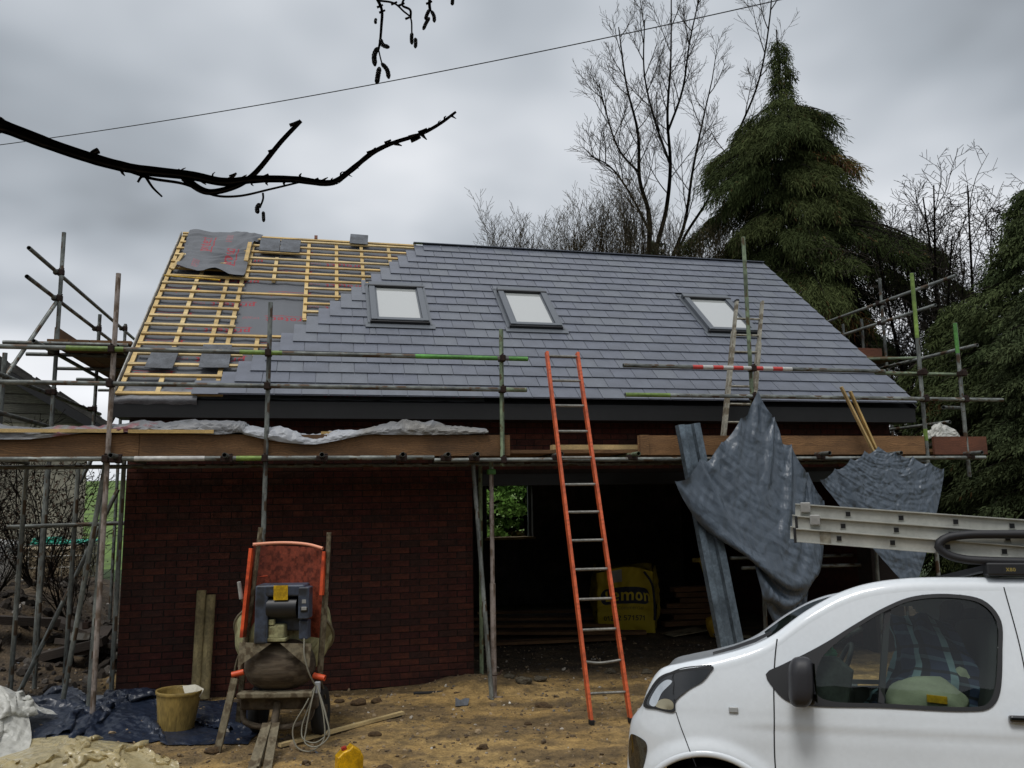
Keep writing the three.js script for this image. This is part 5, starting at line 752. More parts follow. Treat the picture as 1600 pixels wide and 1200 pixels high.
  part(th, 'cowl_panel', (() => { const pts = [[-.57, 1.225], [-.45, 1.262], [-.33, 1.305], [-.235, 1.350]], pos = [], idx = []; pts.forEach(([x, y], i) => { const d = [0, .05, .075, .02][i]; for (const [zz, yy] of [[-.085, 0], [-.085 - d * 2.6, .016]]) pos.push(x, ySt(x) + .006 + yy, PR(x) * -1 - TH(y) + zz); if (i) { const b = i * 2; idx.push(b - 2, b, b - 1, b - 1, b, b + 1); } }); const g = new THREE.BufferGeometry(); g.setAttribute('position', new THREE.Float32BufferAttribute(pos, 3)); g.setAttribute('uv', new THREE.Float32BufferAttribute(new Array(pos.length / 3 * 2).fill(0), 2)); g.setIndex(idx); g.computeVertexNormals(); return g; })(), trim);
  // mirror
  const mir = part(th, 'wing_mirror', (() => { const g = new THREE.SphereGeometry(1, 30, 22), p = g.attributes.position; for (let i = 0; i < p.count; i++) { const x = p.getX(i), y = p.getY(i), z = p.getZ(i), f = v => Math.sign(v) * Math.abs(v) ** .62; p.setXYZ(i, f(x) * .062 + .015 * y, f(y) * .125, f(z) * .10); } g.computeVertexNormals(); g.translate(-.125, 1.125, .13); return g; })(), S({ color: 0x232328, roughness: .55 }));
  part(mir, 'mirror_arm', rbox(.09, .06, .16, .02, -.10, 1.035, .03), S({ color: 0x1b1b1e, roughness: .6 })); part(mir, 'mirror_glass', box(.004, .19, .15, -.058, 1.125, .13), S({ color: 0x888d90, roughness: .05, metalness: 1 }));
  for (const [x, n] of [[-.63, 0], [2.62, 1]]) part(th, 'wheel_arch_lip', (() => { const g = new THREE.TorusGeometry(.405, .017, 8, 50, Math.PI * 1.1), p = g.attributes.position; g.rotateZ(-.05 * Math.PI); g.translate(x, .33, 0); for (let i = 0; i < p.count; i++) p.setZ(i, p.getZ(i) * .6 + SZ(p.getX(i), p.getY(i)) - .002); g.computeVertexNormals(); return g; })(), paint);
  part(door, 'door_handle', rbox(.16, .035, .04, .014, .955, .975, SZ(.95, .97) + .015), gloss);
  for (const x of [-.63, 2.62]) for (const z of [-.13, -WD + .13]) { const w = part(th, 'wheel', (() => { const g = new THREE.LatheGeometry([[0, -.05], [.2, -.06], [.21, -.1], [.30, -.1], [.33, -.07], [.33, .07], [.30, .1], [.21, .1], [.2, .06], [0, .05]].map(q => new THREE.Vector2(...q)), 36).toNonIndexed(); g.rotateX(Math.PI / 2); g.translate(x, .33, z); return g; })(), M.rubber); part(w, 'rim', (() => { const g = new THREE.CylinderGeometry(.2, .2, .13, 24).toNonIndexed(); g.rotateX(Math.PI / 2); g.translate(x, .33, z); return g; })(), M.alu); }
  for (const x of [-.63, 2.62]) part(th, 'wheel_arch_liner', (() => { const g = new THREE.CylinderGeometry(.41, .41, WD - .16, 30, 1, true, -Math.PI / 2, Math.PI); g.rotateX(-Math.PI / 2); g.translate(x, .33, -WD / 2); return g; })(), S({ color: 0x141414, roughness: .9, side: D2 }));
  // cabin
  const dark = S({ color: 0x2b2f2f, roughness: .75 }), dash = S({ color: 0x3d4743, roughness: .7, map: rp(T.mottle, 2) });
  part(th, 'dashboard', (() => { const sh = new THREE.Shape(); [[-.22, .75], [-.22, 1.20], [-.05, 1.235], [.10, 1.225], [.16, 1.17], [.12, 1.0], [.05, .75]].forEach((q, i) => i ? sh.lineTo(...q) : sh.moveTo(...q)); const g = new THREE.ExtrudeGeometry(sh, { depth: WD - .3, bevelEnabled: true, bevelSize: .02, bevelThickness: .02, bevelSegments: 3 }); g.translate(0, 0, -WD + .15); return metricUV(g); })(), dash);
  part(th, 'steering_wheel', (() => { const g = new THREE.TorusGeometry(.185, .016, 10, 36).toNonIndexed(); g.rotateX(.0); g.rotateY(Math.PI / 2 - .0); g.rotateZ(-.45); g.translate(.28, 1.13, -1.42); return g; })(), dark);
  const seat = (z, w) => { const s = part(th, 'seat', merge([rbox(.5, .16, w, .05, .62, .72, z)]), dark); const b = rbox(.14, .72, w - .04, .06, 0, .36, 0); b.rotateZ(-.2); b.translate(.84, .76, z); part(s, 'seat_back', b, dark); const h = rbox(.1, .2, .26, .04, 0, 0, 0); h.rotateZ(-.2); h.translate(1.02, 1.50, z); part(s, 'headrest', h, dark); };
  seat(-.55, .85); seat(-1.42, .5);
  part(th, 'bulkhead', box(.03, 1.2, WD - .26, 1.16, .95, -WD / 2), dark); part(th, 'far_door_card', box(1.1, .6, .05, .45, .70, -WD + .12), dark); part(th, 'far_door_ledge', merge([bar(V(-.05, 1.03, -WD + .14), V(1.0, 1.04, -WD + .14), .05, .03), bar(V(.5, .96, -WD + .17), V(1.0, .86, -WD + .17), .05, .05)]), S({ color: 0x5d605e, roughness: .6 })); part(th, 'parcel_shelf', box(.3, .03, WD - .4, -.05, .98, -WD / 2), dark);
  part(th, 'gear_console', rbox(.2, .3, .3, .04, .18, .9, -1.0), dark);
  // roof bar foot and hoop
  const hoop = part(th, 'roof_bar', curveTube([V(1.6, 1.915, -.16), V(1.05, 1.915, -.16), V(.83, 1.912, -.16), V(.73, 1.893, -.16), V(.69, 1.855, -.16), V(.72, 1.812, -.16), V(.80, 1.782, -.16), V(.95, 1.770, -.16), V(1.6, 1.765, -.16)], .024, 70, 10), S({ color: 0x18191d, roughness: .6 }));
  const cv = document.createElement('canvas'); cv.width = 128; cv.height = 64; const c = cv.getContext('2d'); c.fillStyle = '#17181a'; c.fillRect(0, 0, 128, 64); c.fillStyle = '#8a7a3a'; c.font = 'bold 40px sans-serif'; c.fillText('X80', 24, 46); const ct = new THREE.CanvasTexture(cv); ct.colorSpace = THREE.SRGBColorSpace;
  part(th, 'roof_bar_foot', rbox(.5, .07, .09, .012, 1.16, 1.725, -.17), S({ color: 0x17181b, roughness: .5 })); part(hoop, 'maker_plate', (() => { const g = new THREE.PlaneGeometry(.09, .045); g.translate(1.03, 1.722, -.123); return g; })(), S({ map: ct, roughness: .5 }));
  part(th, 'roof_bar_cross', merge([bar(V(1.0, 1.75, -.15), V(1.0, 1.75, -WD + .15), .05, .03), bar(V(2.6, 1.75, -.15), V(2.6, 1.75, -WD + .15), .05, .03)]), S({ color: 0x17181b, roughness: .5 }));
  const vw = (x, y, z) => V(1.605 + x * Math.cos(AL) + z * -Math.sin(AL), y, -4.359 + x * Math.sin(AL) + z * Math.cos(AL));
  // triple ladder lashed on the roof
  {
    const la = thing('extension_ladder', 'three section aluminium extension ladder stacked on the van roof', 'ladder', vw(0, 1.82, -.55), -AL), LO = V(0, 1.82, -.55), Q = (n, g, m) => { g.translate(-LO.x, -LO.y, -LO.z); return part(la, n, g, m); };
    const sl = -.088, yy = (x, y0) => y0 + sl * x;
    [[1.862, -.47, -.060], [1.935, -.492, -.045], [2.006, -.515, -.025]].forEach(([y0, z, x0], k) => {
      const sec = new THREE.Group();
      for (const zz of [z, z - .36 + k * .04]) {
        const st = Q('stile', (() => { const g = merge([bar(V(x0, yy(x0, y0 + .004), zz), V(3.6, yy(3.6, y0 + .004), zz), .006, .080, V(0, 1, 0), k), bar(V(x0, yy(x0, y0 + .040), zz + .006), V(3.6, yy(3.6, y0 + .040), zz + .006), .026, .005, V(0, 1, 0), k), bar(V(x0, yy(x0, y0 - .033), zz + .006), V(3.6, yy(3.6, y0 - .033), zz + .006), .026, .005, V(0, 1, 0), k)]); return g; })(), M.alu);
        if (zz === z) for (let i = 0; i < 13; i++) { const x = x0 + .25 + (k - 1) * .015 + i * .285; if (x < 3.5) { const g = merge([box(.034, .034, .006, x, yy(x, y0 + .004), zz + .0035)]); part(st, 'rung_end', (g.translate(-LO.x, -LO.y, -LO.z), g), M.alu); const h = box(.026, .026, .004, x, yy(x, y0 + .004), zz + .0062); part(st, 'rung_hole_shade', (h.translate(-LO.x, -LO.y, -LO.z), h), M.black); } }  // black squares painted in for the shade inside the open rung ends
      }
      for (let i = 0; i < 13; i++) { const x = x0 + .25 + (k - 1) * .015 + i * .285; if (x < 3.5) Q('rung', box(.028, .028, .34 - k * .04, x, yy(x, y0 + .004), z - .18 + k * .02), M.alu); }
    });
    Q('end_bracket', rbox(.055, .06, .03, .006, .005, 2.03, -.50), M.white); Q('end_bracket', rbox(.055, .06, .03, .006, .05, 1.957, -.475), M.white); Q('end_cap', merge([box(.012, .085, .04, -.066, 1.868, -.48), box(.012, .08, .04, -.051, 1.940, -.505)]), M.blackMatt); Q('sleeve', box(.06, .082, .004, .10, 1.855, -.464), M.aluDull);
  }
  // things lying in the cab
  const vs = (n, l, c, g, m) => { g.rotateX(ROLLV); g.rotateY(-AL); g.translate(1.605, 0, -4.359); return solo(n, l, c, g, m); };
  { // checked shirt over the seat
    const W2 = tex(256, 256, (u, v) => { const a = (u * 3) % 1, b = (v * 5) % 1; let c0 = [.13, .18, .28]; if (a < .2) c0 = [.42, .52, .55]; else if (a < .45) c0 = [.07, .09, .14]; if (b < .14) c0 = c0.map((x, i) => lerp(x, [.5, .60, .62][i], .4)); else if (b > .55 && b < .7) c0 = c0.map(x => x * .45); return c0; });
    vs('checked_shirt', 'blue and white checked shirt thrown over the van seat', 'shirt', sheet([[[.50, 1.46, -.75], [.62, 1.48, -.62], [.78, 1.44, -.5]], [[.48, 1.34, -.62], [.62, 1.36, -.45], [.82, 1.30, -.38]], [[.44, 1.18, -.52], [.62, 1.20, -.34], [.86, 1.16, -.32]], [[.34, 1.06, -.5], [.58, 1.08, -.3], [.86, 1.02, -.3]], [[.26, .98, -.55], [.5, .98, -.3], [.8, .95, -.3]]], 50, 70, .035, 6), S({ map: W2, roughness: .9, side: D2 }));
    const blob = (rx, ry, rz, x, y, z, sd, a = .35) => { const g = new THREE.IcosahedronGeometry(1, 5), p = g.attributes.position; for (let i = 0; i < p.count; i++) { const q = V(p.getX(i), p.getY(i), p.getZ(i)), k = 1 + a * fbm(q.x * 1.4 + sd, q.y * 1.4, q.z * 1.4, 3); p.setXYZ(i, q.x * k * rx + x, q.y * k * ry + y, q.z * k * rz + z); } const h = mergeVertices(g); h.computeVertexNormals(); return h; };
    const sack = S({ color: 0x939b84, roughness: .8, map: rp(T.smooth, 2) });
    vs('sack', 'plump pale green sack with yellow print against the van window', 'sack', blob(.20, .13, .14, .56, 1.02, -.28, 3), sack); vs('sack', 'upright pale green sack behind the plump one in the van', 'sack', blob(.09, .14, .10, .78, 1.10, -.40, 8), sack);
    vs('sack_label', 'small yellow paper label on the plump sack in the van', 'label', (() => { const g = rbox(.10, .04, .01, .003); g.rotateZ(-.08); g.translate(.58, 1.045, -.128); return g; })(), M.yellow);
    vs('drink_bottle', 'lime yellow bottle standing on the van dashboard', 'bottle', merge([rod(V(.02, 1.23, -.42), V(.04, 1.36, -.45), .035, .03, 14), rod(V(.03, 1.36, -.45), V(.10, 1.43, -.45), .028, .02, 12)]), S({ color: 0xb4d62a, roughness: .35 }));
    vs('snack_packet', 'green and orange snack packet on the van dashboard', 'packet', rbox(.16, .055, .10, .02, -.07, 1.27, -.42), S({ color: 0xc4763a, roughness: .5, map: rp(T.dirt, 3) }));
    vs('cloth', 'green wrapper crumpled beside the bottle on the dashboard', 'wrapper', blob(.055, .05, .05, .07, 1.26, -.36, 12, .9), S({ color: 0x2f8f5f, roughness: .5 }));
    vs('paper_roll', 'pale rolled paper lying on the far dashboard', 'roll', rod(V(.16, 1.30, -1.2), V(.38, 1.42, -1.1), .035, .035, 14), M.white);
  }
}
// ---------------------------------------------------------------- trees
class Limbs { // tapering branch tubes gathered into one mesh
  constructor() { this.p = []; this.n = []; this.u = []; this.i = []; }
  add(pts, r0, r1, seg = 5) {
    const m = pts.length, base0 = this.p.length / 3; let prev = null;
    for (let k = 0; k < m; k++) {
      const d = pts[Math.min(k + 1, m - 1)].clone().sub(pts[Math.max(k - 1, 0)]).normalize();
      let a = prev ? prev.clone().addScaledVector(d, -prev.dot(d)) : V(0, 0, 0).crossVectors(d, Math.abs(d.y) < .9 ? V(0, 1, 0) : V(1, 0, 0)); a.normalize(); prev = a; const b = V(0, 0, 0).crossVectors(d, a), r = lerp(r0, r1, k / (m - 1));
      for (let s = 0; s <= seg; s++) { const t = s / seg * 2 * Math.PI, n = a.clone().multiplyScalar(Math.cos(t)).addScaledVector(b, Math.sin(t)); this.p.push(pts[k].x + n.x * r, pts[k].y + n.y * r, pts[k].z + n.z * r); this.n.push(n.x, n.y, n.z); this.u.push(s / seg, k * .3); }
    }
    for (let k = 0; k < m - 1; k++) for (let s = 0; s < seg; s++) { const a = base0 + k * (seg + 1) + s, b = a + seg + 1; this.i.push(a, b, a + 1, a + 1, b, b + 1); }
  }
  geo() { const g = new THREE.BufferGeometry(); g.setAttribute('position', new THREE.Float32BufferAttribute(this.p, 3)); g.setAttribute('normal', new THREE.Float32BufferAttribute(this.n, 3)); g.setAttribute('uv', new THREE.Float32BufferAttribute(this.u, 2)); g.setIndex(this.i); return g; }
}
function grow(L, R, p, d, len, r, depth, o) { // random bough with side shoots
  const n = Math.max(3, Math.round(len / o.step)), pts = [p.clone()]; let q = p.clone(), dir = d.clone();
  for (let k = 0; k < n; k++) { dir.add(V((R() - .5) * o.wob, (R() - .5) * o.wob + o.up, (R() - .5) * o.wob)).normalize(); q = q.clone().addScaledVector(dir, len / n); pts.push(q); }
  const tip = Math.max(r * .25, o.rmin); L.add(pts, r, tip, depth >= o.thick ? 6 : 3);
  if (depth <= 0) return;
  const kids = o.kids[depth] ?? 4;
  for (let i = 0; i < kids; i++) {
    const f = .18 + .8 * (i + R() * .8) / kids, k = Math.min(n - 1, Math.floor(f * n)), a = pts[k].clone().lerp(pts[k + 1], f * n - k), t = pts[k + 1].clone().sub(pts[k]).normalize();
    let s = V(R() - .5, R() - .5, R() - .5); s.addScaledVector(t, -s.dot(t)).normalize(); const nd = t.multiplyScalar(o.fwd).add(s).normalize();
    grow(L, R, a, nd, len * o.ratio * (1 - f * .45) * (.7 + .6 * R()), Math.max(lerp(r, tip, f) * .6, o.rmin), depth - 1, o);
  }
}
function poly(L, pts, r0, r1, seg = 8) { const c = new THREE.CatmullRomCurve3(pts.map(p => V(...p)), false, 'centripetal').getPoints(pts.length * 5); L.add(c, r0, r1, seg); return c; }
{ // tall many-stemmed bare tree behind the ridge
  const R = rng(101), th = thing('bare_tree', 'tall leafless tree with pale stems behind the roof ridge', 'tree', V(4.3, 0, -22)), O = V(4.3, 0, -22);
  const stems = [[[3.95, 6, 22], [3.93, 8.8, 22], [4.0, 10.2, 22.2], [3.80, 11.2, 22.3], [3.82, 12.7, 22.4], [3.55, 14.3, 22.5], [3.4, 16.2, 22.6]], [[4.05, 6, 22], [4.1, 8.8, 22], [4.45, 10.2, 21.9], [4.62, 11.5, 21.9], [4.58, 12.9, 21.8], [4.75, 14.6, 21.8], [4.85, 16.9, 21.7]], [[4.45, 6, 22.2], [4.5, 8.4, 22.2], [5.05, 9.9, 22.4], [5.4, 11.6, 22.5], [5.75, 13.0, 22.6], [6.2, 14.6, 22.8]], [[4.5, 6.5, 21.8], [4.7, 8.9, 21.7], [5.6, 10.4, 21.6], [6.4, 12.1, 21.4], [7.05, 13.6, 21.2], [7.5, 15.6, 21.2], [7.65, 16.9, 21.2]], [[3.98, 9.6, 22.1], [3.4, 10.6, 21.7], [2.85, 11.3, 21.5], [2.3, 11.6, 21.4]], [[3.82, 11.4, 22.3], [3.3, 12.4, 22.8], [3.0, 13.6, 23], [2.8, 14.6, 23]], [[4.62, 11.5, 21.9], [4.2, 12.6, 21.6], [3.9, 14.0, 21.4], [3.95, 15.6, 21.3]], [[4.55, 12.4, 21.8], [5.0, 13.6, 21.6], [5.25, 15.0, 21.5], [5.6, 16.4, 21.5]]];
  const T1 = new Limbs(), T2 = new Limbs(); const o = { step: .2, wob: .2, up: .085, rmin: .0048, thick: 2, fwd: 1.35, ratio: .55, kids: { 3: 9, 2: 8, 1: 5 } };
  stems.forEach((s, i) => { const pts = s.map(([x, y, Z]) => [x - O.x, y, -Z - O.z]); if (i < 4) pts.unshift([0 + (i - 1.5) * .12, 0, 0]); const r = i < 3 ? .105 - .014 * i : i === 3 ? .05 : .036; const c = poly(T1, pts, r, .016, 8);
    const st = i < 4 ? Math.floor(c.length * .48) : 3; for (let k = st; k < c.length; k += 2) { const t = c[Math.min(k + 1, c.length - 1)].clone().sub(c[k - 1]).normalize(); let a = V(R() - .5, .1, R() - .5).normalize(); grow(T2, R, c[k], t.multiplyScalar(.9).add(a).normalize(), (1.5 + 1.0 * R()) * (i < 4 ? 1.0 : .75) * (1 - .35 * k / c.length), .017, 2, o); } });
  part(th, 'trunk', T1.geo(), M.barkPale); part(th, 'crown', T2.geo(), S({ color: 0x94897a, roughness: .95 }));
  // ivy at the fork
  const ivp = [], R2 = rng(4); for (let i = 0; i < 900; i++) { const c = V(-.32 + .55 * R2() * R2(), 7.2 + 2.0 * R2(), .25 * (R2() - .5) + .1), s = .07; const a = R2() * 6, b = R2() * 6; const e1 = V(Math.cos(a), Math.sin(a), Math.sin(b) * .5).multiplyScalar(s), e2 = V(-Math.sin(a), Math.cos(a), Math.cos(b)).multiplyScalar(s); ivp.push(...c.toArray(), ...c.clone().add(e1).toArray(), ...c.clone().add(e2).toArray()); }
  const ig = new THREE.BufferGeometry(); ig.setAttribute('position', new THREE.Float32BufferAttribute(ivp, 3)); ig.setAttribute('uv', new THREE.Float32BufferAttribute(new Array(ivp.length / 3 * 2).fill(0), 2)); ig.computeVertexNormals(); part(th, 'ivy', ig, S({ color: new THREE.Color(.035, .06, .02), roughness: .7, side: D2 }));
}
{ // low bare scrub trees behind the ridge
  const o = { step: .2, wob: .26, up: .10, rmin: .0042, thick: 3, fwd: 1.15, ratio: .50, kids: { 3: 8, 2: 7, 1: 4 } };
  [[.45, 8.5, 'small leafless scrub tree at the far end of the ridge skyline'], [1.35, 9.2, 'leafless twiggy tree tallest in the scrub behind the slated ridge'], [2.3, 9.5, 'dense leafless scrub tree left of the pale tall stems'], [3.3, 9.1, 'leafless scrub tree crossing the tall pale stems'], [4.6, 8.2, 'low leafless scrub tree beside the big conifer']].forEach(([x, h, l], i) => {
    const R = rng(200 + i), th = thing('scrub_tree', l, 'tree', V(x, 0, -19.5 - (i % 2))), T1 = new Limbs(), T2 = new Limbs();
    for (let k = 0; k < 11; k++) { const a = R() * 6.28, sp = .25 + .75 * R(), tx = Math.cos(a) * sp * 1.0, tz = Math.sin(a) * sp, top = h * (.84 + .16 * R()); const pts = [[Math.cos(a) * .15, 0, Math.sin(a) * .15], [tx * .35, top * .45, tz * .35], [tx * .7, top * .75, tz * .7], [tx * 1.1, top, tz]]; const c = poly(T1, pts, .045, .008, 6);
      for (let q = Math.floor(c.length * .60); q < c.length - 1; q += 1) { const t = c[q + 1].clone().sub(c[q]).normalize(); grow(T2, R, c[q], t.multiplyScalar(.8).add(V(R() - .5, .25, R() - .5)).normalize(), 1.2 + .6 * R(), .010, 2, { ...o, kids: { 2: 7, 1: 4 } }); } }
    part(th, 'trunk', T1.geo(), M.bark); part(th, 'crown', T2.geo(), S({ color: i % 2 ? 0xb0a17e : 0xa09270, roughness: .95 }));
  });
}
function conifer(name, label, x, Z, H, rad, seed, opt = {}, group) {
  const R = rng(seed), th = thing(name, label, 'tree', V(x, 0, -Z), 0, group), TR = new Limbs(); const pos = [], col = [], nor = [];
  TR.add(Array.from({ length: 12 }, (_, k) => V(.05 * Math.sin(k), H * k / 11, .05 * Math.cos(k * 1.7))), .26 * (H / 14), .015, 8);
  const c0 = opt.c0 ?? [.028, .040, .015], c1 = opt.c1 ?? [.060, .072, .026], br = [.115, .070, .030], leafW = opt.w ?? .030, droop = opt.droop ?? 1;
  const leaf = (p, d, len, w, c) => { const side = V(0, 0, 0).crossVectors(d, V(R() - .5, R() - .5, R() - .5)).normalize().multiplyScalar(w), m = p.clone().addScaledVector(d, len * .45).add(V(0, -.02 * len, 0)), e = p.clone().addScaledVector(d, len).add(V(0, -.22 * len * droop, 0)); const a = m.clone().add(side), b = m.clone().sub(side); pos.push(...p.toArray(), ...a.toArray(), ...b.toArray(), ...a.toArray(), ...e.toArray(), ...b.toArray()); for (let k = 0; k < 6; k++) col.push(...c); };
  const limbs = opt.limbs ?? 190;
  for (let i = 0; i < limbs; i++) {
    const f = Math.pow((i + R()) / limbs, opt.pow ?? .85), y = lerp(opt.y0 ?? 1.2, H * .985, f), r0_ = rad(y) * (opt.rough ? .42 + .66 * R() : .58 + .44 * R()); let r = r0_; if (r < .04) continue; const az = i * 2.39996 + R() * .5; r *= 1 + .75 * N3(Math.cos(az) * 1.6 + seed, y * .55, Math.sin(az) * 1.6); const dir = V(Math.cos(az), 0, Math.sin(az));
    const pts = [], n = 8; for (let k = 0; k <= n; k++) { const t = k / n; pts.push(V(dir.x * r * t, y + r * (opt.rise ?? .30) * t - r * (opt.fall ?? .62) * t * t * droop, dir.z * r * t)); } TR.add(pts, .012 + .016 * r, .005, 4);
    const tint = R(), brown = R() < (opt.brown ?? .16), clump = .75 + .5 * R();
    const top = opt.rough && y > H * .865, cnt = Math.round((opt.dens ?? 46) * (r + .35) * (top ? .30 : 1));
    for (let q = 0; q < cnt; q++) {
      const t = .22 + .80 * Math.pow(R(), .62), kk = Math.min(n - 1, Math.floor(Math.min(t, .999) * n)), b = pts[kk].clone().lerp(pts[kk + 1], Math.min(t, .999) * n - kk); const sp = (opt.sp ?? .10) * (top ? .3 : 1) + .10 * r * (1 - Math.abs(t - .6)), sw = (R() - .5) * sp * 3; b.add(V(-dir.z * sw + (R() - .5) * .1, -Math.abs(sw) * .35 - R() * .12 * droop, dir.x * sw + (R() - .5) * .1));
      const d = V((R() - .5) * 1.2 + dir.x * .9, -(opt.hang ?? .9) * (.3 + R()), (R() - .5) * 1.2 + dir.z * .9).normalize(); const m = clamp(tint * .6 + R() * .5); let c = c0.map((v, k) => lerp(v, c1[k], m) * clump); if (brown && R() < .7) c = br.map(v => v * (.6 + .6 * R())); else if (R() < (opt.brown ?? .1) * .5) c = br.map(v => v * .7);
      const nn = opt.fan ?? 7, ln = (opt.len ?? .30) * (.6 + .8 * R()) * (top ? .65 : 1), sd = V(0, 0, 0).crossVectors(d, V(R() - .5, R() - .5, R() - .5)).normalize(); // a hanging frond: leaflets to both sides of an axis
      for (let z = 0; z < nn; z++) { const f = z / nn, q2 = b.clone().addScaledVector(d, ln * f).add(V(0, -.25 * ln * f * f * droop, 0)); leaf(q2, d.clone().multiplyScalar(.8).addScaledVector(sd, (z % 2 ? 1 : -1) * .75 * (1 - f * .5)).add(V(0, -.25 * droop, 0)).normalize(), ln * (.42 - .16 * f) * (.7 + .6 * R()), leafW * (.6 + .8 * R()), c); }
    }
  }
  const g = new THREE.BufferGeometry(); g.setAttribute('position', new THREE.Float32BufferAttribute(pos, 3)); g.setAttribute('color', new THREE.Float32BufferAttribute(col, 3)); g.computeVertexNormals();
  part(th, 'trunk', TR.geo(), M.barkPale); part(th, 'crown', g, PH({ vertexColors: true, roughness: 1, specularIntensity: .12, side: D2 }));
  return th;
}
const lin = tab => y => { for (let i = 0; i < tab.length - 1; i++) if (y <= tab[i + 1][0]) return lerp(tab[i][1], tab[i + 1][1], clamp((y - tab[i][0]) / (tab[i + 1][0] - tab[i][0]))); return 0; };
conifer('conifer', 'big drooping dark conifer with bare spindly top behind the roof', 7.25, 20, 14.4, lin([[1, 2.7], [4.8, 2.9], [6.8, 2.85], [8.5, 2.75], [9.6, 2.6], [10.4, 2.45], [11.2, 2.25], [11.8, 1.95], [12.2, 1.3], [12.5, .42], [12.8, .22], [13.15, .40], [13.5, .26], [13.8, .12], [14.1, .10], [14.4, .02]]), 301, { limbs: 170, dens: 150, y0: 3.2, len: .42, w: .0105, brown: .03, hang: 1.35, sp: .17, rise: .36, fall: .66, rough: .55 });
conifer('conifer', 'dark feathery conifer filling the edge beyond the right scaffold', 9.2, 13.6, 7.6, lin([[.5, 2.2], [3, 2.1], [5, 1.75], [6, 1.2], [6.8, .7], [7.6, .05]]), 302, { limbs: 200, dens: 56, y0: .6, len: .26, w: .012, brown: .005, rise: .15, fall: .35, hang: .5, c0: [.035, .05, .022], c1: [.06, .075, .03] }, 'conifers beyond the right scaffold');
conifer('conifer', 'bushy dark conifer rising close behind the van ladder', 8.1, 11.9, 5.3, lin([[.2, 1.75], [2, 1.6], [3.4, 1.2], [4.4, .8], [5.3, .05]]), 303, { limbs: 180, dens: 66, y0: .4, len: .24, w: .011, brown: .005, rise: .15, fall: .35, hang: .45, c0: [.03, .042, .02], c1: [.055, .068, .03] }, 'conifers beyond the right scaffold');
conifer('conifer', 'slim conifer standing between the scaffold end and bushy conifers', 8.55, 15.2, 5.9, lin([[.3, 1.5], [3, 1.45], [4.6, .9], [5.9, .05]]), 304, { limbs: 130, dens: 50, y0: .5, len: .28, w: .013, brown: .01, c0: [.035, .05, .02], c1: [.065, .08, .03] }, 'conifers beyond the right scaffold');
conifer('evergreen_shrub', 'leafy green shrub seen through the back window opening', hw(4.7, 0, 11).x, -hw(4.7, 0, 11).z, 4.6, lin([[0, 2.2], [3, 1.9], [4.6, .1]]), 305, { limbs: 120, dens: 24, y0: .3, len: .20, w: .07, brown: .02, droop: .4, c0: [.05, .11, .02], c1: [.11, .20, .04], fan: 4 });
for (const [sd, bx, bz, lab] of [[401, 9.1, -17.6, 'leafless tree with tangled dark twigs behind the right gable'], [402, 10.6, -18.6, 'leafless twiggy tree rising between the conifers at the right']]) { // bare trees behind the right gable
  const R = rng(sd), th = thing('bare_tree', lab, 'tree', V(bx, 0, bz)), T1 = new Limbs(), T2 = new Limbs(), T3 = [];
  const o = { step: .18, wob: .34, up: .03, rmin: .0055, thick: 3, fwd: .8, ratio: .5, kids: { 3: 6, 2: 6, 1: 4 } };
  for (let k = 0; k < 9; k++) { const a = k / 9 * 6.28 + R(), sp = .9 + 1.3 * R(), top = 7.2 + 2.2 * R() * (Math.cos(a) < 0 ? 1 : .7); const c = poly(T1, [[0, 0, 0], [Math.cos(a) * .2, 2.2, Math.sin(a) * .2], [Math.cos(a) * sp * .6, 4.6, Math.sin(a) * sp * .5], [Math.cos(a) * sp * 1.1, top, Math.sin(a) * sp]], .10, .014, 6);
    for (let q = Math.floor(c.length * .36); q < c.length - 1; q += 1) { const t = c[q + 1].clone().sub(c[q]).normalize(); grow(T2, R, c[q], t.multiplyScalar(.6).add(V(R() - .5, .12, R() - .5)).normalize(), 1.15 + .7 * R(), .014, 2, o); grow(T2, R, c[q], V(R() - .5, .15, R() - .5).normalize(), 1.0 + .7 * R(), .011, 2, o); } }
  part(th, 'trunk', T1.geo(), M.bark); part(th, 'crown', T2.geo(), S({ color: 0x6a6259, roughness: .95 }));
}
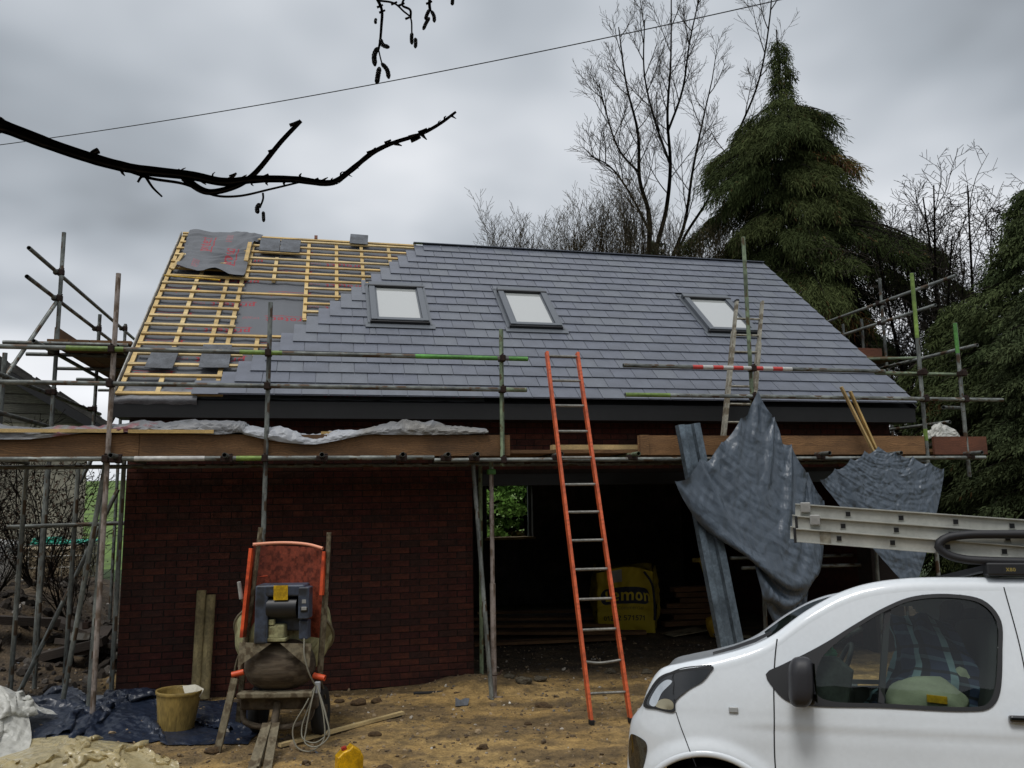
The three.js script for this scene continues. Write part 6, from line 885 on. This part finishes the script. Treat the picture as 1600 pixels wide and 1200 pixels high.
{ // thorny bare shrub at the left, behind the scaffold
  const R = rng(501), th = thing('bare_shrub', 'leafless tangled shrub before the caged tank', 'shrub', V(-7.6, gh(-7.6, -13.2), -13.2)), T2 = new Limbs();
  for (let k = 0; k < 16; k++) { const a = R() * 6.28; grow(T2, R, V(Math.cos(a) * .12, 0, Math.sin(a) * .12), V(Math.cos(a) * .5 - .12, 1, Math.sin(a) * .4).normalize(), 1.7 + .9 * R(), .016, 2, { step: .14, wob: .3, up: .02, rmin: .005, thick: 3, fwd: 1, ratio: .45, kids: { 2: 6, 1: 4 } }); }
  part(th, 'stems', T2.geo(), M.twig);
  const lp = []; for (let i = 0; i < 420; i++) { const c = V((R() - .6) * 1.6, .9 + R() * 1.4, (R() - .5) * .9), s = .035 + .02 * R(), a = R() * 6; lp.push(...c.toArray(), c.x + s * Math.cos(a), c.y + s * Math.sin(a), c.z + s * .5, c.x - s * Math.sin(a), c.y + s * Math.cos(a), c.z - s * .3); } const lg = new THREE.BufferGeometry(); lg.setAttribute('position', new THREE.Float32BufferAttribute(lp, 3)); lg.computeVertexNormals(); part(th, 'dead_leaves', lg, S({ color: 0x3a2c1e, roughness: .9, side: D2 }));
  for (const [x, z, k, turn, l] of [[-6.4, -11.9, .62, 1.1, 'low tangled bare shrub among the scaffold tubes by the house corner'], [-8.6, -12.6, .85, 2.3, 'bare shrub with dead leaves before the white drum'], [-7.1, -11.2, .5, 3.7, 'smallest bare shrub on the dark heap of scrap boards'], [-9.6, -13.6, 1.0, 5.0, 'full sized bare shrub hiding the foot of the white drum']]) { const c = th.clone(); c.name = numbered('bare_shrub'); c.position.set(x, gh(x, z) - .03, z); c.scale.setScalar(k); c.rotation.y = turn; c.userData = { label: l, category: 'shrub', group: 'bare shrubs behind the left scaffold' }; scene.add(c); }
}
{ // overhead wire between two poles out of view
  const a = V(-24, 10.2, -18.6), b = V(16.5, 10.0, -6.3), pts = []; for (let i = 0; i <= 40; i++) { const f = i / 40, p = a.clone().lerp(b, f); p.y -= 1.45 * 4 * f * (1 - f); pts.push(p); }
  solo('overhead_wire', 'thin black overhead cable crossing the grey sky', 'cable', curveTube(pts, .0085, 90, 6), M.blackMatt);
}
{ // hazel: its trunk stands left of the view, one bough reaches across, catkins hang from another
  const th = thing('hazel_tree', 'dark hazel boughs with hanging catkins reaching across the sky', 'tree', V(-2.6, 0, -1.9)), O = V(-2.6, 0, -1.9), R = rng(601);
  const Q = (x, y, Z = 2) => [x - O.x, y, -Z - O.z], T1 = new Limbs(), mk = (n, f, m = M.twig) => { const L = new Limbs(); f(L); return part(th, n, L.geo(), m); };
  mk('trunk', L => { poly(L, [Q(-2.6, 0, 1.9), Q(-2.62, 1.2, 1.9), Q(-2.5, 2.4, 1.95), Q(-2.45, 3.4, 2), Q(-2.3, 4.6, 2.1)], .09, .04, 12); poly(L, [Q(-2.45, 3.2, 2), Q(-1.9, 3.25, 2), Q(-1.5, 3.15, 2), Q(-1.335, 3.098, 2)], .04, .022, 10); poly(L, [Q(-2.36, 4.2, 2.05), Q(-1.6, 4.4, 2.0), Q(-.9, 4.1, 2.0), Q(-.45, 3.66, 2.0)], .03, .007, 8); }, M.bark);
  const Q_ = (x, y) => Q(x, hy(y));
  const hy = y => y < 3.438 ? 3.438 - (3.438 - y) * .78 : y;
  const knob = (L, p, r) => { const g = [], q = V(...p); L.add([q.clone().add(V(-r, -r * .4, 0)), q, q.clone().add(V(r, r * .5, 0))], r * .4, r * .3, 6); };
  mk('bough', L => { const main = [Q(-1.335, 3.098), Q(-1.145, 3.022), Q(-.992, 2.975), Q(-.824, 2.95), Q(-.74, 2.932), Q(-.658, 2.938), Q(-.56, 2.936), Q(-.457, 2.926), Q(-.415, 2.955), Q(-.355, 3.005), Q(-.308, 3.029), Q(-.224, 3.057), Q(-.175, 3.085), Q(-.136, 3.115)]; const n = 90, c = new THREE.CatmullRomCurve3(main.map(p => V(...p)), false, 'centripetal').getPoints(n); for (let k = 0; k < n; k++) { const f = k / n; L.add([c[k], c[k + 1]], lerp(.0185, .0034, Math.pow(f, .6)) * (1 + .14 * N3(k * .45, 3, 1)), lerp(.0185, .0034, Math.pow((k + 1) / n, .6)) * (1 + .14 * N3(k * .45 + .45, 3, 1)), 9); }
    poly(L, [Q(-.845, 2.945), Q(-.80, 2.912), Q(-.773, 2.905), Q(-.707, 2.921), Q(-.665, 2.95), Q(-.593, 3.042), Q(-.544, 3.097)], .010, .0055, 8); for (let k = 4; k < n; k += 3) { const a = R() * 6.28, r = .004 + .006 * R(), p = c[k], w = lerp(.021, .0036, Math.pow(k / n, .6)); L.add([p.clone().add(V(Math.cos(a) * w * .5, Math.sin(a) * w * .6, 0)), p.clone().add(V(Math.cos(a) * (w + r * .7) + .004, Math.sin(a) * (w + r * .7), .003)), p.clone().add(V(Math.cos(a) * (w + r) + .010, Math.sin(a) * (w + r * 1.5), .004))], r * .6, r * .15, 6); }
    for (const [x, y] of [[-.62, 3.02], [-.56, 3.085], [-.22, 3.062], [-.245, 3.045], [-.42, 2.955], [-.63, 2.945], [-.72, 2.946], [-.51, 2.93], [-.36, 3.003], [-.31, 3.03], [-.87, 2.96], [-.99, 2.982], [-.25, 3.05]]) knob(L, Q(x + (R() - .5) * .01, y + (R() - .5) * .012), .008 + .005 * R()); });
  mk('twig', L => { poly(L, [Q(-1.0, 2.97), Q(-.93, 2.945), Q(-.85, 2.93), Q(-.81, 2.915), Q(-.76, 2.895), Q(-.70, 2.893), Q(-.62, 2.91), Q(-.535, 2.93)], .0042, .0025, 6); poly(L, [Q(-.93, 2.945), Q(-.955, 2.95, 2.0), Q(-.965, 2.935)], .004, .003, 5); poly(L, [Q(-.945, 2.95), Q(-.925, 2.92), Q(-.90, 2.895)], .004, .0025, 5); poly(L, [Q(-1.10, 3.0), Q(-1.085, 3.018), Q(-1.072, 3.024)], .006, .008, 6); poly(L, [Q(-.638, 2.9), Q(-.637, 2.885), Q(-.645, 2.86)], .003, .0025, 5); });
  mk('twig', L => { poly(L, [Q_(-.45, 3.66), Q_(-.38, 3.5), Q_(-.345, 3.44), Q_(-.333, 3.40), Q_(-.334, 3.34), Q_(-.337, 3.285), Q_(-.341, 3.255)], .0055, .003, 6); poly(L, [Q_(-.345, 3.437), Q_(-.30, 3.425), Q_(-.275, 3.395), Q_(-.256, 3.37), Q_(-.252, 3.31)], .003, .0022, 5); poly(L, [Q_(-.256, 3.37), Q_(-.257, 3.40), Q_(-.278, 3.418), Q_(-.265, 3.46), Q_(-.23, 3.62), Q_(-.45, 3.70)], .0035, .0028, 5); poly(L, [Q_(-.23, 3.62), Q_(-.20, 3.5), Q_(-.205, 3.42), Q_(-.203, 3.395)], .005, .004, 5); poly(L, [Q_(-.341, 3.255), Q_(-.335, 3.22), Q_(-.33, 3.195)], .002, .002, 5); for (const [x, y] of [[-.338, 3.415], [-.332, 3.395], [-.30, 3.425], [-.262, 3.37], [-.28, 3.42], [-.206, 3.425]]) knob(L, Q_(x, y), .008); });
  const cat = (pts, r = .0068) => mk('catkin', L => { const c = new THREE.CatmullRomCurve3(pts.map(p => V(...Q(p[0], p[1] > 3.1 ? hy(p[1]) : p[1])))).getPoints(14); for (let k = 0; k < 14; k++) { const e = q => r * Math.min(1, .45 + Math.min(q, 14 - q) * .3) * (1 + .07 * Math.sin(q * 2.9)); L.add([c[k], c[k + 1]], e(k), e(k + 1), 8); } }, S({ color: 0x1f1a15, roughness: .95, bumpMap: rp(T.fine, 3), bumpScale: .002 }));
  cat([[-.337, 3.295], [-.33, 3.272], [-.312, 3.262]], .006); cat([[-.343, 3.262], [-.352, 3.235], [-.350, 3.195]]); cat([[-.333, 3.205], [-.318, 3.18], [-.313, 3.148]], .006); cat([[-.338, 3.19], [-.342, 3.16], [-.345, 3.130]]); cat([[-.252, 3.315], [-.253, 3.295], [-.252, 3.272]], .005); cat([[-.243, 3.295], [-.242, 3.28], [-.243, 3.258]], .005); cat([[-.205, 3.40], [-.212, 3.38], [-.216, 3.362]], .005); cat([[-.205, 3.37], [-.214, 3.35], [-.222, 3.325]], .005); cat([[-.2, 3.395], [-.193, 3.375], [-.192, 3.352]], .005); cat([[-.645, 2.872], [-.652, 2.86], [-.650, 2.845]], .006); cat([[-.636, 2.85], [-.635, 2.838], [-.634, 2.822]], .0045); cat([[-.348, 3.37], [-.35, 3.36], [-.349, 3.35]], .004); cat([[-.142, 3.45], [-.143, 3.43], [-.144, 3.415]], .005);
}
{ // unseen green mass added behind the viewer to darken what faces it
  const g = new THREE.BoxGeometry(34, 5.2, 2.2, 136, 22, 9), p = g.attributes.position; for (let i = 0; i < p.count; i++) { const x = p.getX(i), y = p.getY(i), z = p.getZ(i), k = .35 * fbm(x * .7, y * .7, z * .7, 5) + .12 * fbm(x * 4, y * 4, z * 4, 3); p.setXYZ(i, x, y + k * 1.5 + (y > 2 ? .5 * fbm(x * .3, 1, 2, 3) : 0), z + k * Math.sign(z)); } g.computeVertexNormals(); g.translate(0, 2.6, 5.6);
  solo('added_hedge', 'tall dark green foliage added unseen behind the viewer to darken what faces it', 'added_hedge', g, S({ color: new THREE.Color(.05, .065, .025), map: rp(T.mottle, 2), roughness: .9 }));
}
renderer.render(scene, camera);
